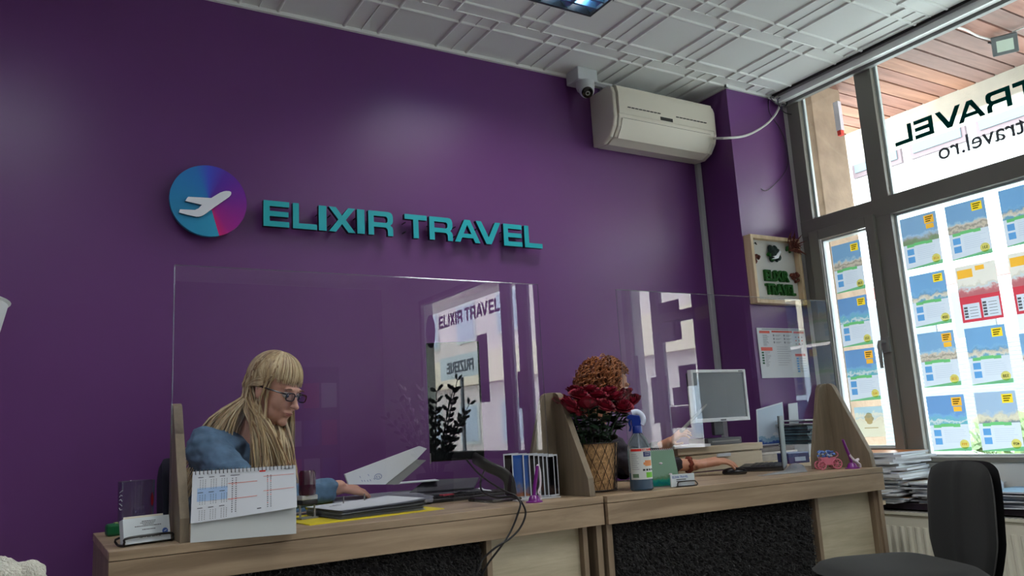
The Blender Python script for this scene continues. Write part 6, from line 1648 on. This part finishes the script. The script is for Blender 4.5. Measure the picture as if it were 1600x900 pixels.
for k_ in range(1300):
    ph = rg7.uniform(-PI, PI); aph = abs(ph); kk = rg7.uniform(1.01, 1.08); mb.use(hb[rg7.choice((0, 0, 1, 1, 2))])
    th0 = rg7.uniform(.05, .5)
    if aph < 1.0:
        th1 = R(70)+rg7.uniform(-.05, .1); P = [surf(ph, th0+(th1-th0)*i/5, kk) for i in range(6)]
        e_ = P[-1]; dz = rg7.uniform(.016, .036)
        P.append(e_+(H.to_3x3() @ Vector((.006, math.copysign(.003, ph), -dz)))); r_ = [.002, .0036, .004, .004, .0036, .0028, .0008]
    elif ph < 0 and aph < 1.9 and rg7.random() < .93:
        # near side: swept back over the ear, then down behind it
        th1 = R(rg7.uniform(58, 84)); P = [surf(ph, th0+(th1-th0)*i/4, kk) for i in range(5)]
        jz = rg7.uniform(-.010, .022); P += [H @ Vector((.004, -.080, .022+jz)), H @ Vector((-.040, -.083, .004+jz*.6)), H @ Vector((-.062+rg7.uniform(-.01, .01), -.068, -.045))]
        if rg7.random() < .5:
            e2_ = Vector((.52+rg7.uniform(-.10, .05), 2.93+rg7.uniform(-.07, .05), .95+rg7.uniform(-.12, .03))); P += [(P[-1]+e2_)/2+Vector((-.012, -.01, .03)), e2_]
        else:
            e2_ = Vector((.71, 2.79, .86))+Vector((rg7.uniform(-.06, .07), rg7.uniform(-.04, .04), rg7.uniform(-.05, .05))); P += [H @ Vector((-.03+rg7.uniform(-.012, .012), -.072, -.10)), (P[-1]+e2_)/2+Vector((.01, -.035, .0)), e2_]
        r_ = [.002]+[.0038]*(len(P)-3)+[.0032, .0008]
    elif aph < 1.45:
        # strand framing the cheek, falls in front of the ear to the chest
        th1 = R(88); P = [surf(ph, th0+(th1-th0)*i/5, kk) for i in range(6)]; e_ = P[-1]
        hl = H.to_3x3(); L = rg7.uniform(.20, .34)
        ox = Vector((rg7.uniform(-.012, .02), rg7.uniform(-.012, .02), 0))
        if rg7.random() < .5: L = rg7.uniform(.07, .13)
        P += [e_+hl @ Vector((-.004, 0, -.05)), e_+hl @ Vector((-.022, -.004*math.copysign(1, ph), -.05))+Vector((0, 0, -L*.4))+ox, e_+hl @ Vector((-.03, -.01*math.copysign(1, ph), -.05))+Vector((.0, 0, -L))+ox*1.6]
        r_ = [.002, .0034, .0036, .0036, .0034, .0034, .0032, .003, .0008]
    else:
        th1 = R(rg7.uniform(85, 112)); P = [surf(ph, th0+(th1-th0)*i/6, kk) for i in range(7)]; e_ = P[-1]
        # gathers behind the ears and falls down the back or over the shoulder
        side = math.copysign(1, ph)
        nape = H @ Vector((-.075, side*.035, -.05)); g_ = nape+Vector((rg7.uniform(-.025, .025), rg7.uniform(-.025, .025), 0))
        if rg7.random() < .55:   # down the back
            e2_ = Vector((.52+rg7.uniform(-.09, .06), 2.93+rg7.uniform(-.06, .07), .93+rg7.uniform(-.10, .03)))
            mid = (g_+e2_)/2+Vector((-.012, .0, .028))
        else:                    # over the near shoulder to the chest
            e2_ = Vector((.70, 2.80, .86))+Vector((rg7.uniform(-.06, .09), rg7.uniform(-.05, .05), rg7.uniform(-.05, .05))); g_ = g_+(H.to_3x3() @ Vector((.045, side*.02, -.02)))
            mid = (g_+e2_)/2+Vector((.0, -.025, .02))
        P += [(e_+g_)/2+(H.to_3x3() @ Vector((-.008, side*.006, .005))), g_, mid, e2_]
        r_ = [.002, .0034, .004, .004, .004, .004, .0038, .0038, .0038, .0034, .0009]
    SP = smooth_path(P, 3); rr = []
    for i in range(len(SP)):
        u = i/3; a = int(min(u, len(r_)-1)); b = min(a+1, len(r_)-1); rr.append(r_[a]+(r_[b]-r_[a])*(u-a))
    mb.tube(SP, rr, 5)
mb.build('blonde_hair', None, W1, True, smooth=60)
# necklace, wristband
mb = MB(); mb.tube(smooth_path([H @ Vector((.0, .05, -.12)), H @ Vector((.045, .02, -.15)), H @ Vector((.05, 0, -.165)), H @ Vector((.045, -.03, -.15)), H @ Vector((.0, -.055, -.12))]), .0022, 6); mb.ell(H @ Vector((.055, 0, -.17)), .007, 8, 6); mb.build('necklace', ink, W1, True, smooth=True)
# her chair
t = thing('office_chair', 'dark navy office chair behind the blonde person', 'chair', (.64, 3.03, 0), R(-20))
nv = mat('chair_navy', (22, 26, 44), rough=.8)
mb = MB(); sheet_pad(mb, .42, .46, .05, 0, lambda a, b, q: (-.225-.04*b+a*a*.6+q, a, .74+b)); mb.build('backrest', nv, t, smooth=60)
mb = MB(); sheet_pad(mb, .44, .40, .06, 0, lambda a, b, q: (b, a, .355+q)); mb.build('seat', nv, t, smooth=60)
MB().tube([(-.22, 0, .6), (-.23, 0, .36), (-.1, 0, .32)], .015, 8).build('back_support', bk, t); MB().tube([(0, 0, .06), (0, 0, .32)], .025, 12).build('gas_column', bk, t)
for k_ in range(5):
    a = k_*2*PI/5; MB().tube([(0, 0, .09), (.22*math.cos(a), .22*math.sin(a), .06), (.22*math.cos(a), .22*math.sin(a), .0)], [.02, .014, .014], 8).build('leg', bk, t)

# --- woman at the right desk
W2 = thing('person', 'person with curly copper hair behind the roses, one hand on a computer mouse', 'person', (2.12, 3.0, 0))
HC2 = Vector((2.245, 2.89, 1.168)); H2 = head_frame(HC2, (.86, -.46, -.16))
mb = MB(); add_head(mb, H2)
nb2 = Vector((2.18, 2.95, 1.0)); mb.capsule(H2 @ Vector((-.02, 0, -.04)), nb2, .050, .055, 20)
ch2, bl2, pv2 = Vector((2.14, 2.98, .86)), Vector((2.10, 3.02, .68)), Vector((2.07, 3.04, .54))
for a, b, r0, r1 in ((nb2-Vector((0, 0, .05)), ch2, .08, .11), (ch2, bl2, .115, .11), (bl2, pv2, .11, .14)): mb.capsule(a, b, r0, r1, 20)
sR, sL = Vector((2.08, 2.81, .97)), Vector((2.28, 3.10, .97))
for s in (sR, sL): mb.capsule(s, nb2-Vector((0, 0, .04)), .047, .058, 16); mb.capsule(s, ch2, .052, .09, 16)
eR = Vector((2.17, 2.66, .83)); wR = Vector((2.425, 2.577, .812))
mb.capsule(sR, eR, .044, .036, 16); mb.capsule(eR, wR, .034, .024, 16)
tips = add_hand(mb, wR, (.82, -.57, .12), (0, -.15, 1), 1, .60, 1.22, .30)
eL = Vector((2.36, 2.98, .80)); wL = atY(1048, 690, 2.72)
mb.capsule(sL, eL, .044, .036, 16); mb.capsule(eL, wL, .034, .022, 16); ph_ = atY(1068, 672, 2.64)
add_hand(mb, wL, (ph_-wL), (-.3, -.6, .7), -1, 1.2, .75, .1)
for hp, kn, ft in ((Vector((2.10, 2.99, .52)), Vector((2.5, 2.96, .50)), Vector((2.52, 2.95, .09))), (Vector((2.08, 3.12, .52)), Vector((2.48, 3.14, .50)), Vector((2.5, 3.14, .09)))):
    mb.capsule(hp, kn, .085, .055, 16); mb.capsule(kn, ft, .052, .035, 16); mb.capsule(ft, ft+Vector((.13, 0, -.045)), .034, .028, 12)
clay(mb, 'body', mat('skin_warm', (200, 146, 118), rough=.5, var=.06, vscale=30, sss=.08), W2, .0034, 4)
eyes(H2, W2, mat('iris_brown', (80, 52, 36), rough=.2)); lips(H2, W2)
mb = MB()
for p, d, n_ in tips: mb.ell(p+n_*.005+d*.002, (.0055, .0055, .0026), 10, 6, d.to_track_quat('X', 'Z').to_matrix())
mb.build('finger_nails', mat('nail_pale', (226, 200, 196), rough=.2), W2, True, smooth=True)
elas = mat('elastic_rust', (120, 52, 34), rough=.9)
blouse = mat('blouse_dark', (38, 34, 44), rough=.9, var=.2, vscale=30)
mb = MB()
for a, b, r0, r1 in ((nb2-Vector((0, 0, .085)), ch2, .085, .125), (ch2, bl2, .13, .125), (bl2, pv2, .125, .155)): mb.capsule(a, b, r0, r1, 20)
for s in (sR, sL): mb.capsule(s, nb2-Vector((0, 0, .06)), .06, .055, 16); mb.capsule(s, ch2, .062, .10, 16)
mb.capsule(sR, eR, .060, .052, 16); mb.capsule(eR, eR.lerp(wR, .68), .050, .034, 16); mb.capsule(sL, eL, .060, .052, 16); mb.capsule(eL, eL.lerp(wL, .7), .05, .036, 16)
clay(mb, 'dark_blouse', blouse, W2, .005, 3, fold=folds)
mb = MB()
for hp, kn, ft in ((Vector((2.10, 2.99, .52)), Vector((2.5, 2.96, .50)), Vector((2.52, 2.95, .14))), (Vector((2.08, 3.12, .52)), Vector((2.48, 3.14, .50)), Vector((2.5, 3.14, .14)))): mb.capsule(hp, kn, .098, .066, 16); mb.capsule(kn, ft, .064, .05, 16)
mb.capsule(pv2, pv2+Vector((0, 0, -.02)), .15, .145, 18); clay(mb, 'trousers', mat('trousers_dark', 0), W2, .008, 3)
# ring and elastic on the wrist
mb = MB(); c = wR.lerp(eR, .1); ax = (wR-eR).normalized(); a1_ = ax.orthogonal().normalized(); a2_ = ax.cross(a1_)
P = [c+(a1_*math.cos(i*PI/10)+a2_*math.sin(i*PI/10))*.028+ax*.004*math.sin(i*2.1) for i in range(21)]; mb.tube(P, .009, 8); mb.build('hair_elastic', elas, W2, True, smooth=True)
# curls
hcm = [mat('hair_copper_%d' % i, c, rough=.5, var=.3, vscale=60) for i, c in enumerate(((132, 76, 40), (164, 104, 60), (96, 50, 26)))]
mb = MB(); mb.use(hcm[2]); cc2 = Vector((-.028, 0, .032)); 
mb.T = H2; v_ = []; f_ = []
for j in range(N2+1):
    for i in range(N1):
        ph = 2*PI*i/N1; q = abs(math.atan2(math.sin(ph), math.cos(ph))); lim = 58 if q < 1.0 else (90 if q < 1.5 else 130)
        th = R(lim)*j/N2; v_.append(cc2+Vector((.100*math.sin(th)*math.cos(ph), .084*math.sin(th)*math.sin(ph), .095*math.cos(th))))
for j in range(N2):
    for i in range(N1): f_.append((j*N1+i, (j+1)*N1+i, (j+1)*N1+(i+1) % N1, j*N1+(i+1) % N1))
mb.add(v_, f_); mb.T = Matrix(); rg8 = random.Random(33)
for k_ in range(430):
    ph = rg8.uniform(-PI, PI); q = abs(ph); thm = 1.0 if q < .9 else (1.6 if q < 1.4 else 2.1)
    th = thm*math.sqrt(rg8.random()); nrm = Vector((math.sin(th)*math.cos(ph), math.sin(th)*math.sin(ph), math.cos(th)))
    st = H2 @ (cc2+Vector((.098*nrm.x, .082*nrm.y, .092*nrm.z))); nw = (H2.to_3x3() @ nrm).normalized()
    L = rg8.uniform(.05, .10) if q > 1.0 else rg8.uniform(.03, .055); hr_ = rg8.uniform(.006, .011); turns = L/.022; o_ = rg8.uniform(0, 6)
    if q < 1.0: tang = (H2.to_3x3() @ Vector((-.2, math.copysign(1, ph), -.2)))
    else: tang = Vector((0, 0, -1))+(H2.to_3x3() @ Vector((-.35, math.copysign(.15, ph), 0)))
    tang = (tang-nw*tang.dot(nw)*.9+nw*.25).normalized(); a1_ = tang.orthogonal().normalized(); a2_ = tang.cross(a1_); P = []
    m_ = int(turns*7)+3
    for i in range(m_+1):
        u = i/m_; dr = Vector((0, 0, -1))*(L*.55*u*u)
        P.append(st+nw*(.006+.008*math.sin(u*PI))+tang*L*u+dr+(a1_*math.cos(o_+u*turns*2*PI)+a2_*math.sin(o_+u*turns*2*PI))*hr_*(.5+.5*u))
    mb.use(hcm[rg8.choice((0, 0, 1, 1, 2))]); mb.tube(P, [.0034-.0018*i/m_ for i in range(m_+1)], 4)
mb.build('curly_hair', None, W2, True, smooth=60)
t = thing('office_chair', 'dark office chair of the curly haired person', 'chair', (2.05, 3.06, 0), R(-25))
mb = MB(); sheet_pad(mb, .42, .40, .05, 0, lambda a, b, q: (-.215-.04*b+a*a*.6+q, a, .70+b)); mb.build('backrest', nv, t, smooth=60)
mb = MB(); sheet_pad(mb, .44, .40, .06, 0, lambda a, b, q: (b, a, .355+q)); mb.build('seat', nv, t, smooth=60)
MB().tube([(-.215, 0, .58), (-.22, 0, .36), (-.1, 0, .32)], .015, 8).build('back_support', bk, t); MB().tube([(0, 0, .06), (0, 0, .32)], .025, 12).build('gas_column', bk, t)
for k_ in range(5):
    a = k_*2*PI/5; MB().tube([(0, 0, .09), (.22*math.cos(a), .22*math.sin(a), .06), (.22*math.cos(a), .22*math.sin(a), .0)], [.02, .014, .014], 8).build('leg', bk, t)
